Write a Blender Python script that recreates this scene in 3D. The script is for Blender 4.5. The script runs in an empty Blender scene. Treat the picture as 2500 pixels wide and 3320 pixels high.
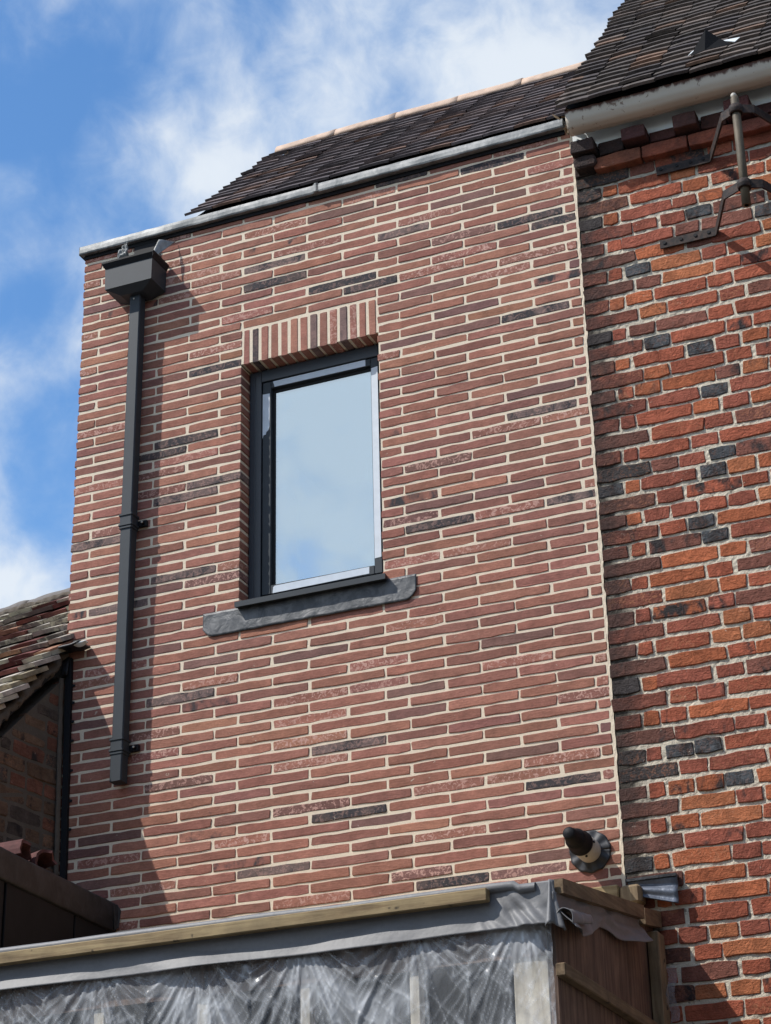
import bpy, math, random
from mathutils import Vector, Matrix, noise
random.seed(7)
R = random.random
U = random.uniform
SC = bpy.context.scene
COL = SC.collection

# ---------------------------------------------------------------- camera
CAM = Vector((5.723158, -9.361551, -6.941862))
cd = bpy.data.cameras.new('camera')
cam = bpy.data.objects.new('camera', cd)
COL.objects.link(cam)
rt = Vector((0.91885, 0.394077, -0.020351)); up = Vector((0.187033, -0.389525, 0.901825)); bk = Vector((0.347461, -0.83245, -0.431621))
cam.matrix_world = Matrix(((rt.x, up.x, bk.x, CAM.x), (rt.y, up.y, bk.y, CAM.y), (rt.z, up.z, bk.z, CAM.z), (0, 0, 0, 1)))
cd.sensor_fit = 'VERTICAL'; cd.sensor_height = 36.0; cd.sensor_width = 27.1
cd.lens = 36.0 * 6846.487 / 3320.0
cd.clip_start = 0.1; cd.clip_end = 3000
SC.camera = cam

# ---------------------------------------------------------------- sun and sky
SUN_TRAVEL = Vector((1.25, 1.0, -1.9)).normalized()
TO_SUN = -SUN_TRAVEL
sd = bpy.data.lights.new('sun', 'SUN')
sd.energy = 3.15; sd.angle = math.radians(0.5); sd.color = (1.0, 0.955, 0.90)
sun = bpy.data.objects.new('sun', sd); COL.objects.link(sun)
sun.rotation_euler = SUN_TRAVEL.to_track_quat('-Z', 'Y').to_euler()
sun.location = (-8, -8, 8)

W = bpy.data.worlds.new('World'); SC.world = W; W.use_nodes = True
wt = W.node_tree; wt.nodes.clear()
def wn(t, **k):
    n = wt.nodes.new(t)
    for a, b in k.items(): setattr(n, a, b)
    return n
wl = wt.links.new
wout = wn('ShaderNodeOutputWorld')
sky = wn('ShaderNodeTexSky', sky_type='NISHITA', sun_disc=False)
sky.sun_elevation = math.asin(TO_SUN.z); sky.sun_rotation = math.atan2(TO_SUN.x, TO_SUN.y)
sky.air_density = 1.0; sky.dust_density = 0.3; sky.ozone_density = 2.2
bg1 = wn('ShaderNodeBackground'); bg1.inputs['Strength'].default_value = 0.15
hsv = wn('ShaderNodeHueSaturation'); hsv.inputs['Saturation'].default_value = 1.20
wl(sky.outputs[0], hsv.inputs['Color']); wl(hsv.outputs[0], bg1.inputs['Color'])
bg2 = wn('ShaderNodeBackground'); bg2.inputs['Strength'].default_value = 0.70
tc = wn('ShaderNodeTexCoord')
def wmath(op, a, b=None, clamp=False):
    n = wn('ShaderNodeMath', operation=op, use_clamp=clamp)
    for i, v in enumerate((a, b)):
        if v is None: continue
        if isinstance(v, (int, float)): n.inputs[i].default_value = v
        else: wl(v, n.inputs[i])
    return n.outputs[0]
def wnoise(scale, detail, rough, off, dist=0.0, sq=(1, 1, 1)):
    m = wn('ShaderNodeMapping'); m.inputs['Location'].default_value = off; m.inputs['Scale'].default_value = sq
    wl(tc.outputs['Generated'], m.inputs['Vector'])
    n = wn('ShaderNodeTexNoise'); n.inputs['Scale'].default_value = scale; n.inputs['Detail'].default_value = detail
    n.inputs['Roughness'].default_value = rough; n.inputs['Distortion'].default_value = dist
    wl(m.outputs[0], n.inputs['Vector'])
    return n.outputs['Fac']
def blob(c, r0, r1):
    # 1 at the direction c, falling smoothly to 0: one particular cloud or gap between clouds
    v = wn('ShaderNodeVectorMath', operation='DISTANCE'); wl(tc.outputs['Generated'], v.inputs[0]); v.inputs[1].default_value = c
    mr = wn('ShaderNodeMapRange', interpolation_type='SMOOTHSTEP')
    mr.inputs['From Min'].default_value = r1; mr.inputs['From Max'].default_value = r0
    wl(v.outputs['Value'], mr.inputs['Value'])
    return mr.outputs[0]
n1 = wnoise(4.6, 3, 0.5, (1.3, 0.4, 2.1))
n2 = wnoise(13, 8, 0.52, (0.2, 3.1, 0.7), 0.25)
n3 = wnoise(34, 8, 0.58, (5.0, 1.0, 0.2), 0.5)
den = wmath('ADD', wmath('MULTIPLY', n1, 0.7), wmath('ADD', wmath('MULTIPLY', n2, 1.0), wmath('MULTIPLY', n3, 0.34)))
for c, r0, r1, g in (((-0.438, 0.659, 0.611), 0.005, 0.075, -0.26), ((-0.485, 0.71, 0.515), 0.0, 0.035, -0.13), ((-0.472, 0.683, 0.557), 0.0, 0.03, 0.13),
                     ((-0.505, 0.770, 0.395), 0.0, 0.06, 0.26), ((-0.425, 0.715, 0.556), 0.0, 0.055, 0.13),
                     ((-0.46, 0.735, 0.495), 0.0, 0.03, 0.03), ((-0.36, 0.735, 0.575), 0.01, 0.08, 0.09), ((-0.25, 0.75, 0.61), 0.02, 0.12, 0.07), ((-0.33, 0.715, 0.615), 0.0, 0.06, 0.06), ((-0.485, 0.70, 0.53), 0.0, 0.03, 0.12), ((-0.37, -0.81, 0.45), 0.10, 0.45, 0.38)):
    den = wmath('ADD', den, wmath('MULTIPLY', blob(c, r0, r1), g))
cov = wn('ShaderNodeMapRange', interpolation_type='SMOOTHSTEP')
cov.inputs['From Min'].default_value = 0.75; cov.inputs['From Max'].default_value = 1.34
wl(den, cov.inputs['Value'])
cr = wn('ShaderNodeValToRGB')
cr.color_ramp.elements[0].position = 0.1; cr.color_ramp.elements[0].color = (0.38, 0.58, 0.88, 1)
cr.color_ramp.elements[1].position = 1.0; cr.color_ramp.elements[1].color = (0.84, 0.91, 0.99, 1)
shade = wmath('ADD', wmath('MULTIPLY', cov.outputs[0], 0.55), wmath('MULTIPLY', wmath('SUBTRACT', wmath('ADD', wmath('MULTIPLY', n3, 0.6), wmath('MULTIPLY', n2, 0.6)), 0.36), 1.6))
wl(shade, cr.inputs[0]); wl(cr.outputs[0], bg2.inputs['Color'])
mx = wn('ShaderNodeMixShader')
wl(wmath('MULTIPLY', cov.outputs[0], 0.95), mx.inputs[0]); wl(bg1.outputs[0], mx.inputs[1]); wl(bg2.outputs[0], mx.inputs[2])
wl(mx.outputs[0], wout.inputs['Surface'])

SC.view_settings.view_transform = 'Standard'; SC.view_settings.look = 'None'
SC.view_settings.exposure = 0.46; SC.view_settings.gamma = 1.0
SC.view_settings.use_curve_mapping = False
SC.render.engine = 'CYCLES'
SC.cycles.max_bounces = 6; SC.cycles.transparent_max_bounces = 8
SC.cycles.use_denoising = True

# ---------------------------------------------------------------- helpers
WL = {}            # world location of each object we make
GROUND = -8.5

def place(o, parent, loc):
    COL.objects.link(o)
    WL[o.name] = Vector(loc)
    if parent is not None:
        o.parent = parent
        o.location = Vector(loc) - WL[parent.name]
    else:
        o.location = loc
    return o

def thing(name, label, cat, loc, group=None):
    o = bpy.data.objects.new(name, None); o.empty_display_size = 0.1
    place(o, None, loc)
    o['label'] = label; o['category'] = cat
    if group: o['group'] = group
    return o

def tag(o, label, cat, group=None):
    o['label'] = label; o['category'] = cat
    if group: o['group'] = group
    return o

class MB:
    def __init__(s): s.v = []; s.f = []; s.c = []; s.x = []; s.sm = []
    def add(s, vs, fs, col=(0.5, 0.5, 0.5), fx=(0, 0, 0), smooth=False):
        b = len(s.v)
        s.v += [tuple(v) for v in vs]
        for f in fs: s.f.append(tuple(b + i for i in f)); s.sm.append(smooth)
        s.c += [col] * len(vs); s.x += [fx] * len(vs)
    def box(s, a, b, **k):
        x0, y0, z0 = a; x1, y1, z1 = b
        vs = [(x0, y0, z0), (x1, y0, z0), (x1, y1, z0), (x0, y1, z0), (x0, y0, z1), (x1, y0, z1), (x1, y1, z1), (x0, y1, z1)]
        s.add(vs, BOXF, **k)
    def hexa(s, vs, **k): s.add(vs, BOXF, **k)
    def bbox(s, a, b, r=0.004, **k):
        # box with chamfered edges
        x0, y0, z0 = a; x1, y1, z1 = b
        vs = []
        for z, i in ((z0, r), (z0 + r, 0), (z1 - r, 0), (z1, r)):
            X0, X1, Y0, Y1 = x0 + i, x1 - i, y0 + i, y1 - i
            c = r if i == 0 else r * 0.3
            vs += [(X0 + c, Y0, z), (X1 - c, Y0, z), (X1, Y0 + c, z), (X1, Y1 - c, z), (X1 - c, Y1, z), (X0 + c, Y1, z), (X0, Y1 - c, z), (X0, Y0 + c, z)]
        fs = [tuple(range(7, -1, -1)), tuple(range(24, 32))]
        for q in range(3):
            for i in range(8):
                j = (i + 1) % 8
                fs.append((q * 8 + i, q * 8 + j, q * 8 + 8 + j, q * 8 + 8 + i))
        s.add(vs, fs, **k)
    def grid(s, fn, nu, nv, **k):
        vs = [fn(i / nu, j / nv) for j in range(nv + 1) for i in range(nu + 1)]
        fs = [(j * (nu + 1) + i, j * (nu + 1) + i + 1, (j + 1) * (nu + 1) + i + 1, (j + 1) * (nu + 1) + i) for j in range(nv) for i in range(nu)]
        k.setdefault('smooth', True)
        s.add(vs, fs, **k)
    def tube(s, pts, r, n=10, caps=True, **k):
        # round tube along a polyline, r a number or one per point
        pts = [Vector(p) for p in pts]
        rs = r if isinstance(r, (list, tuple)) else [r] * len(pts)
        vs = []
        for i, p in enumerate(pts):
            d = (pts[min(i + 1, len(pts) - 1)] - pts[max(i - 1, 0)]).normalized()
            a = d.orthogonal().normalized() if i == 0 else (a - d * a.dot(d)).normalized()
            b = d.cross(a)
            for q in range(n):
                t = 2 * math.pi * q / n
                vs.append(p + (a * math.cos(t) + b * math.sin(t)) * rs[i])
        fs = []
        for i in range(len(pts) - 1):
            for q in range(n):
                fs.append((i * n + q, i * n + (q + 1) % n, (i + 1) * n + (q + 1) % n, (i + 1) * n + q))
        k.setdefault('smooth', True)
        s.add(vs, fs, **k)
        if caps:
            s.add(vs[:n], [tuple(range(n - 1, -1, -1))], **{**k, 'smooth': False}); s.add(vs[-n:], [tuple(range(n))], **{**k, 'smooth': False})
    def strap(s, pts, w, t, **k):
        # flat bar along a horizontal polyline, w tall (z), t thick
        pts = [Vector(p) for p in pts]
        vs = []
        for i, p in enumerate(pts):
            d = (pts[min(i + 1, len(pts) - 1)] - pts[max(i - 1, 0)]); d.z = 0; d.normalize()
            nn = Vector((-d.y, d.x, 0)) * (t / 2)
            if 0 < i < len(pts) - 1: nn *= 1.15
            for q, z in ((1, -w / 2), (1, w / 2), (-1, w / 2), (-1, -w / 2)):
                vs.append(p + nn * q + Vector((0, 0, z)))
        fs = [(3, 2, 1, 0), tuple(len(vs) - 4 + i for i in range(4))]
        for i in range(len(pts) - 1):
            for q in range(4):
                fs.append((i * 4 + q, i * 4 + (q + 1) % 4, i * 4 + 4 + (q + 1) % 4, i * 4 + 4 + q))
        s.add(vs, fs, **k)
    def build(s, name, mat, parent=None, origin=None, solid=0.0):
        if origin is None:
            n = len(s.v)
            origin = Vector((sum(v[0] for v in s.v) / n, sum(v[1] for v in s.v) / n, sum(v[2] for v in s.v) / n))
        o3 = Vector(origin)
        me = bpy.data.meshes.new(name)
        me.from_pydata([(v[0] - o3.x, v[1] - o3.y, v[2] - o3.z) for v in s.v], [], s.f)
        a = me.attributes.new('tint', 'FLOAT_COLOR', 'POINT')
        a.data.foreach_set('color', [q for c in s.c for q in (c[0], c[1], c[2], 1.0)])
        a = me.attributes.new('fx', 'FLOAT_COLOR', 'POINT')
        a.data.foreach_set('color', [q for c in s.x for q in (c[0], c[1], c[2], 1.0)])
        me.polygons.foreach_set('use_smooth', s.sm)
        me.materials.append(mat); me.validate(); me.update()
        o = bpy.data.objects.new(name, me)
        place(o, parent, o3)
        if solid:
            m = o.modifiers.new('thickness', 'SOLIDIFY'); m.thickness = solid; m.offset = 0
        return o
BOXF = [(0, 3, 2, 1), (4, 5, 6, 7), (0, 1, 5, 4), (1, 2, 6, 5), (2, 3, 7, 6), (3, 0, 4, 7)]

# ---------------------------------------------------------------- materials
class M:
    def __init__(s, name):
        s.m = bpy.data.materials.new(name); s.m.use_nodes = True
        s.t = s.m.node_tree; s.b = s.t.nodes['Principled BSDF']; s.out = s.t.nodes['Material Output']
        s.geo = s.t.nodes.new('ShaderNodeNewGeometry')
    def n(s, t, **k):
        q = s.t.nodes.new(t)
        for a, b in k.items(): setattr(q, a, b)
        return q
    def l(s, a, b): s.t.links.new(a, b)
    def pos(s, scale=(1, 1, 1), rnd=None, rot=(0, 0, 0)):
        m = s.n('ShaderNodeMapping'); m.inputs['Scale'].default_value = scale; m.inputs['Rotation'].default_value = rot
        if rnd is not None:
            v = s.n('ShaderNodeVectorMath', operation='ADD'); s.l(s.geo.outputs['Position'], v.inputs[0]); s.l(rnd, v.inputs[1]); s.l(v.outputs[0], m.inputs['Vector'])
        else: s.l(s.geo.outputs['Position'], m.inputs['Vector'])
        return m.outputs[0]
    def noise(s, vec, scale, detail=4, rough=0.55, dist=0.0):
        q = s.n('ShaderNodeTexNoise'); q.inputs['Scale'].default_value = scale; q.inputs['Detail'].default_value = detail
        q.inputs['Roughness'].default_value = rough; q.inputs['Distortion'].default_value = dist
        s.l(vec, q.inputs['Vector']); return q.outputs['Fac']
    def ramp(s, f, a, b, lo=0.0, hi=1.0):
        q = s.n('ShaderNodeMapRange', interpolation_type='SMOOTHSTEP'); q.inputs['From Min'].default_value = a; q.inputs['From Max'].default_value = b
        q.inputs['To Min'].default_value = lo; q.inputs['To Max'].default_value = hi
        s.l(f, q.inputs['Value']); return q.outputs[0]
    def math(s, op, a, b):
        q = s.n('ShaderNodeMath', operation=op)
        for i, v in enumerate((a, b)):
            if isinstance(v, (int, float)): q.inputs[i].default_value = v
            else: s.l(v, q.inputs[i])
        return q.outputs[0]
    def mix(s, f, a, b, mode='MIX'):
        q = s.n('ShaderNodeMix', data_type='RGBA', blend_type=mode)
        if isinstance(f, (int, float)): q.inputs[0].default_value = f
        else: s.l(f, q.inputs[0])
        for i, v in ((6, a), (7, b)):
            if isinstance(v, tuple): q.inputs[i].default_value = (*v, 1)
            else: s.l(v, q.inputs[i])
        return q.outputs[2]
    def attr(s, name):
        q = s.n('ShaderNodeAttribute', attribute_name=name); return q.outputs['Color']
    def sep(s, c):
        q = s.n('ShaderNodeSeparateColor'); s.l(c, q.inputs[0]); return q.outputs
    def bump(s, h, strength, dist=0.003):
        q = s.n('ShaderNodeBump'); q.inputs['Strength'].default_value = strength; q.inputs['Distance'].default_value = dist
        s.l(h, q.inputs['Height']); s.l(q.outputs[0], s.b.inputs['Normal'])
    def gray(s, f, lo, hi):
        # scalar to a gray multiplier lo..hi
        q = s.n('ShaderNodeMapRange'); q.inputs['To Min'].default_value = lo; q.inputs['To Max'].default_value = hi
        q.inputs['From Min'].default_value = 0.25; q.inputs['From Max'].default_value = 0.75
        s.l(f, q.inputs['Value'])
        c = s.n('ShaderNodeCombineColor')
        for i in range(3): s.l(q.outputs[0], c.inputs[i])
        return c.outputs[0]
    def col(s, c): s.l(c, s.b.inputs['Base Color'])
    def rough(s, v): s.b.inputs['Roughness'].default_value = v
    def metal(s, v): s.b.inputs['Metallic'].default_value = v

def brick_material(name, var, scuffcol, burncol, bump, chip=False, soot=False):
    m = M(name)
    tint = m.attr('tint'); fx = m.sep(m.attr('fx'))
    sc = m.n('ShaderNodeVectorMath', operation='SCALE'); sc.inputs['Scale'].default_value = 9.0
    m.l(m.attr('fx'), sc.inputs[0])
    p = m.pos(rnd=sc.outputs[0])
    a = m.noise(p, 11, 3, 0.6)
    c = m.mix(1.0, tint, m.gray(a, 1 - var, 1 + var), 'MULTIPLY')
    st = m.noise(m.pos((26, 26, 150)), 1, 3, 0.6)
    c = m.mix(0.7, c, m.gray(st, 0.76, 1.2), 'MULTIPLY')
    fine = m.noise(p, 95, 5, 0.65)
    c = m.mix(0.8, c, m.gray(fine, 0.8, 1.18), 'MULTIPLY')
    # burnt, near-black areas of single bricks
    bn = m.noise(m.pos((14, 14, 9), rnd=sc.outputs[0], rot=(0, 0.5, 0)), 1, 3, 0.6, 0.4)
    bsum = m.math('ADD', bn, fx[1])
    c = m.mix(m.ramp(bsum, 0.84, 1.06), c, burncol)
    # pale scuffs where the clay was folded
    sn = m.noise(p, 42, 4, 0.62, 1.2)
    c = m.mix(m.math('MULTIPLY', m.ramp(sn, 0.50, 0.60), fx[0]), c, scuffcol)
    # flecks and smears of mortar left on the faces
    fl_ = m.noise(m.pos((30, 30, 46)), 1, 5, 0.7, 0.6)
    c = m.mix(m.ramp(fl_, 0.665, 0.715, 0.0, 0.75), c, (0.60, 0.50, 0.40))
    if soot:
        # soot left on the quoin where a taller building once stood
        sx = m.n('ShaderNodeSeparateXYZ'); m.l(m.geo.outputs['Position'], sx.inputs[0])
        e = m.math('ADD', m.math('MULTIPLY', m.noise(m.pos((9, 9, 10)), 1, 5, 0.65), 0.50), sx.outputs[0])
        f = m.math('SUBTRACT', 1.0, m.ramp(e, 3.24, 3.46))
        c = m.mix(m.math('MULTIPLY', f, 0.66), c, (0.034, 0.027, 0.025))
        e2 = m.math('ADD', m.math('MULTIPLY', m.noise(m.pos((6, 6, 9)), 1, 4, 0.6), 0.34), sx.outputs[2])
        c = m.mix(m.math('MULTIPLY', m.ramp(e2, -0.30, 0.06), 0.62), c, (0.04, 0.028, 0.026))  # darker again towards the eaves
    m.col(c); m.rough(0.88); m.b.inputs['Specular IOR Level'].default_value = 0.25
    h = m.math('ADD', m.math('MULTIPLY', fine, 0.5), m.math('MULTIPLY', st, 0.6))
    if chip: h = m.math('ADD', m.math('MULTIPLY', m.noise(p, 26, 6, 0.68, 1.4), 2.6), h)
    m.bump(h, bump, 0.006)
    return m.m
MAT = {}
MAT['brick_new'] = brick_material('red brick', 0.20, (0.56, 0.33, 0.27), (0.050, 0.046, 0.050), 0.55)
MAT['brick_old'] = brick_material('weathered brick', 0.36, (0.50, 0.22, 0.12), (0.032, 0.027, 0.026), 0.9, True)

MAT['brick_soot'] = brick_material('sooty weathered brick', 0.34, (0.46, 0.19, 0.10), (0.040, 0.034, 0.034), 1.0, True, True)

def mortar_material(name, c0, c1, bump, soot=False):
    m = M(name)
    p = m.pos()
    a = m.noise(p, 9, 4, 0.6); b = m.noise(p, 140, 5, 0.7)
    c = m.mix(a, c0, c1)
    c = m.mix(0.8, c, m.gray(b, 0.82, 1.12), 'MULTIPLY')
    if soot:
        # soot left on the quoin where a taller building once stood
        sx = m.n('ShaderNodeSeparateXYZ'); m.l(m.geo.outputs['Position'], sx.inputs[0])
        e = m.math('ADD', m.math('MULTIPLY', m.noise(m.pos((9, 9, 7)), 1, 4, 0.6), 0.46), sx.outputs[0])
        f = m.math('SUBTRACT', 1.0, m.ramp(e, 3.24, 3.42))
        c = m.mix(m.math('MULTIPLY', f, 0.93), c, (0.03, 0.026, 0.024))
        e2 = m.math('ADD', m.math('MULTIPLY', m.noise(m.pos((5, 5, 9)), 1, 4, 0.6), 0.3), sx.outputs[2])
        c = m.mix(m.math('MULTIPLY', m.ramp(e2, -0.35, -0.10), 0.85), c, (0.03, 0.026, 0.024))  # also darker towards the eaves
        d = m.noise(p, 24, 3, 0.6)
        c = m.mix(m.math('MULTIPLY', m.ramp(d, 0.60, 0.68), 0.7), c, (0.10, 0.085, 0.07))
    m.col(c); m.rough(0.95); m.b.inputs['Specular IOR Level'].default_value = 0.1
    m.bump(m.math('ADD', b, m.math('MULTIPLY', m.noise(p, 45, 4, 0.6), 1.2)), bump, 0.006)
    return m.m
MAT['mortar_new'] = mortar_material('cream mortar', (0.86, 0.74, 0.57), (0.76, 0.64, 0.49), 0.3)
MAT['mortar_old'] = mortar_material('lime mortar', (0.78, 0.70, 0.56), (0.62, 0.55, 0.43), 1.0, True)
MAT['mortar_grey'] = mortar_material('grey mortar', (0.17, 0.145, 0.12), (0.10, 0.084, 0.068), 0.8)

def tile_material(name, lichen, amt):
    m = M(name)
    tint = m.attr('tint'); fx = m.sep(m.attr('fx'))
    p = m.pos()
    a = m.noise(p, 16, 4, 0.6)
    c = m.mix(1.0, tint, m.gray(a, 0.6, 1.4), 'MULTIPLY')
    b = m.noise(p, 70, 4, 0.65)
    c = m.mix(0.7, c, m.gray(b, 0.75, 1.25), 'MULTIPLY')
    l = m.noise(p, 22, 5, 0.7, 0.5)
    c = m.mix(m.math('MULTIPLY', m.ramp(m.math('ADD', l, m.math('MULTIPLY', fx[0], 0.3)), 0.62, 0.74), amt), c, lichen)
    m.col(c); m.rough(0.9); m.b.inputs['Specular IOR Level'].default_value = 0.2
    m.bump(m.math('ADD', a, b), 0.5, 0.004)
    return m.m
MAT['tile'] = tile_material('clay roof tile', (0.16, 0.15, 0.13), 0.5)
MAT['tile_pale'] = tile_material('lichened roof tile', (0.50, 0.47, 0.36), 0.75)

def simple(name, c, rough=0.6, var=0.12, scale=30, bump=0.0, metal=0.0, spec=0.5, stretch=(1, 1, 1)):
    m = M(name)
    p = m.pos(stretch)
    a = m.noise(p, scale, 4, 0.6)
    cc = m.mix(1.0, c, m.gray(a, 1 - var, 1 + var), 'MULTIPLY')
    m.col(cc); m.rough(rough); m.metal(metal); m.b.inputs['Specular IOR Level'].default_value = spec
    if bump: m.bump(a, bump, 0.004)
    return m.m
MAT['anthracite'] = simple('anthracite coated metal', (0.030, 0.038, 0.046), 0.5, 0.10, 14, spec=0.3)
MAT['frame'] = simple('anthracite window coating', (0.040, 0.050, 0.062), 0.38, 0.05, 40)
MAT['gasket'] = simple('black rubber gasket', (0.008, 0.008, 0.010), 0.7, 0.1)
MAT['tape'] = simple('protective film', (0.60, 0.66, 0.72), 0.45, 0.08, 18)
MAT['black'] = simple('black plastic', (0.009, 0.009, 0.011), 0.6, 0.2, 40, spec=0.22)
MAT['grey_rubber'] = simple('dark grey rubber', (0.028, 0.029, 0.033), 0.55, 0.25, 25, 0.3)
MAT['white_pipe'] = simple('off white pipe', (0.50, 0.47, 0.41), 0.5, 0.08, 30)
MAT['fascia'] = simple('white fascia paint', (0.80, 0.84, 0.83), 0.6, 0.12, 6)
MAT['plaster'] = simple('white plaster', (0.75, 0.76, 0.77), 0.8, 0.03, 5)
MAT['room_floor'] = simple('room floor', (0.30, 0.26, 0.22), 0.7, 0.1, 5)
MAT['dark'] = simple('roof underlay', (0.012, 0.011, 0.011), 0.95, 0.2)
MAT['paving'] = simple('asphalt paving', (0.075, 0.072, 0.068), 0.9, 0.25, 2, 0.4)
MAT['copper_tile'] = simple('new ridge clay', (0.55, 0.40, 0.30), 0.85, 0.25, 14, 0.3)
MAT['ridge_grey'] = simple('grey ridge clay', (0.15, 0.135, 0.125), 0.9, 0.3, 14, 0.5)
MAT['red_tile'] = simple('broken red tile', (0.10, 0.034, 0.030), 0.85, 0.4, 25, 0.4)
MAT['clad_black'] = simple('black cladding', (0.009, 0.0095, 0.011), 0.6, 0.3, 8, 0.15, spec=0.2)

def lead_material(name, c0, c1, rough=0.55, bump=0.6, scale=16):
    m = M(name)
    p = m.pos()
    a = m.noise(p, scale, 4, 0.62, 0.6)
    c = m.mix(m.ramp(a, 0.36, 0.66), c0, c1)
    b = m.noise(m.pos((60, 60, 14)), 1, 4, 0.6)
    c = m.mix(0.6, c, m.gray(b, 0.75, 1.25), 'MULTIPLY')
    m.col(c); m.rough(rough); m.metal(0.25)
    m.bump(a, bump, 0.02)
    return m.m
MAT['lead'] = lead_material('bright lead', (0.15, 0.16, 0.162), (0.28, 0.285, 0.28), 0.55, 0.2, 9)
MAT['lead_dark'] = lead_material('dark lead', (0.060, 0.064, 0.068), (0.125, 0.127, 0.130), 0.5, 0.35, 12)
MAT['lead_black'] = lead_material('black lead', (0.018, 0.018, 0.020), (0.035, 0.036, 0.04), 0.5, 0.4, 14)
MAT['lead_coping'] = lead_material('streaked black coping', (0.017, 0.018, 0.020), (0.038, 0.039, 0.042), 0.5, 0.25, 7)

def gutter_material():
    m = M('flaking gutter paint')
    p = m.pos()
    c = m.mix(m.noise(p, 5, 4, 0.6), (0.58, 0.51, 0.41), (0.48, 0.43, 0.36))
    sx = m.n('ShaderNodeSeparateXYZ'); m.l(m.geo.outputs['Position'], sx.inputs[0])
    e = m.math('ADD', m.math('MULTIPLY', m.noise(m.pos((22, 9, 9)), 1, 5, 0.65), 0.085), sx.outputs[2])
    c = m.mix(m.ramp(e, 0.016, 0.036), c, (0.085, 0.032, 0.018))
    c = m.mix(m.math('MULTIPLY', m.ramp(m.noise(p, 17, 5, 0.7, 1.0), 0.62, 0.68), 0.8), c, (0.15, 0.08, 0.045))
    m.col(c); m.rough(0.6); m.bump(m.noise(p, 30, 5, 0.6), 0.3, 0.004)
    return m.m
MAT['gutter'] = gutter_material()

def wood_material(name, c0, c1, axis, rough=0.8, bump=0.5):
    m = M(name)
    s = [38, 38, 38]; s[axis] = 2.6
    a = m.noise(m.pos(tuple(s)), 1, 5, 0.65, 0.6)
    c = m.mix(m.ramp(a, 0.32, 0.68), c0, c1)
    b = m.noise(m.pos(), 7, 4, 0.6)
    c = m.mix(0.9, c, m.gray(b, 0.62, 1.3), 'MULTIPLY')
    k = m.noise(m.pos(), 15, 2, 0.5)
    c = m.mix(m.ramp(k, 0.70, 0.76), c, (0.05, 0.035, 0.02))
    m.col(c); m.rough(rough); m.bump(a, bump, 0.004)
    return m.m
MAT['timber_x'] = wood_material('treated timber', (0.20, 0.135, 0.065), (0.36, 0.27, 0.14), 0)
MAT['timber_y'] = wood_material('weathered timber', (0.125, 0.082, 0.043), (0.235, 0.16, 0.088), 1)
MAT['timber_z'] = wood_material('post timber', (0.18, 0.12, 0.065), (0.30, 0.22, 0.125), 2)
MAT['stud'] = wood_material('pale stud timber', (0.56, 0.50, 0.40), (0.76, 0.70, 0.57), 2)
MAT['ply'] = wood_material('stained plywood', (0.072, 0.042, 0.030), (0.205, 0.125, 0.082), 2, 0.7, 0.2)

def tarp_material():
    m = M('grey membrane')
    a = m.noise(m.pos(), 5, 4, 0.6)
    c = m.mix(a, (0.15, 0.15, 0.153), (0.21, 0.21, 0.212))
    c = m.mix(0.6, c, m.gray(m.noise(m.pos(), 60, 3, 0.6), 0.85, 1.12), 'MULTIPLY')
    m.col(c); m.rough(0.55); m.bump(m.noise(m.pos(), 22, 3, 0.55), 0.25, 0.01)
    return m.m
MAT['tarp'] = tarp_material()

def film_material():
    m = M('clear polythene')
    p = m.pos()
    fx = m.sep(m.attr('fx'))
    m.bump(m.noise(m.pos((1, 1, 0.5), rot=(0, 0.3, 0)), 45, 3, 0.55, 0.4), 0.25, 0.01)
    m.b.inputs['Base Color'].default_value = (0.80, 0.83, 0.86, 1); m.rough(0.26); m.b.inputs['Specular IOR Level'].default_value = 0.7
    m.l(fx[0], m.b.inputs['Alpha'])
    return m.m
MAT['film'] = film_material()

def glass_material():
    m = M('coated window glass')
    t = m.t
    g = m.n('ShaderNodeBsdfGlossy'); g.inputs['Roughness'].default_value = 0.0; g.inputs['Color'].default_value = (0.80, 0.91, 0.97, 1)
    tr = m.n('ShaderNodeBsdfTransparent'); tr.inputs['Color'].default_value = (0.66, 0.76, 0.82, 1)
    mx = m.n('ShaderNodeMixShader'); mx.inputs[0].default_value = 0.66
    m.l(tr.outputs[0], mx.inputs[1]); m.l(g.outputs[0], mx.inputs[2]); m.l(mx.outputs[0], m.out.inputs['Surface'])
    return m.m
MAT['glass'] = glass_material()

def iron_material():
    m = M('rusty wrought iron')
    p = m.pos()
    a = m.noise(p, 34, 5, 0.65)
    c = m.mix(m.ramp(a, 0.42, 0.62), (0.020, 0.015, 0.014), (0.055, 0.034, 0.026))
    m.col(c); m.rough(0.75); m.metal(0.2); m.bump(a, 0.6, 0.004)
    return m.m
MAT['iron'] = iron_material()
MAT['iron_pole'] = simple('weathered iron pole', (0.12, 0.095, 0.062), 0.65, 0.6, 22, 0.5, 0.2, stretch=(1, 1, 0.3))

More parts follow.
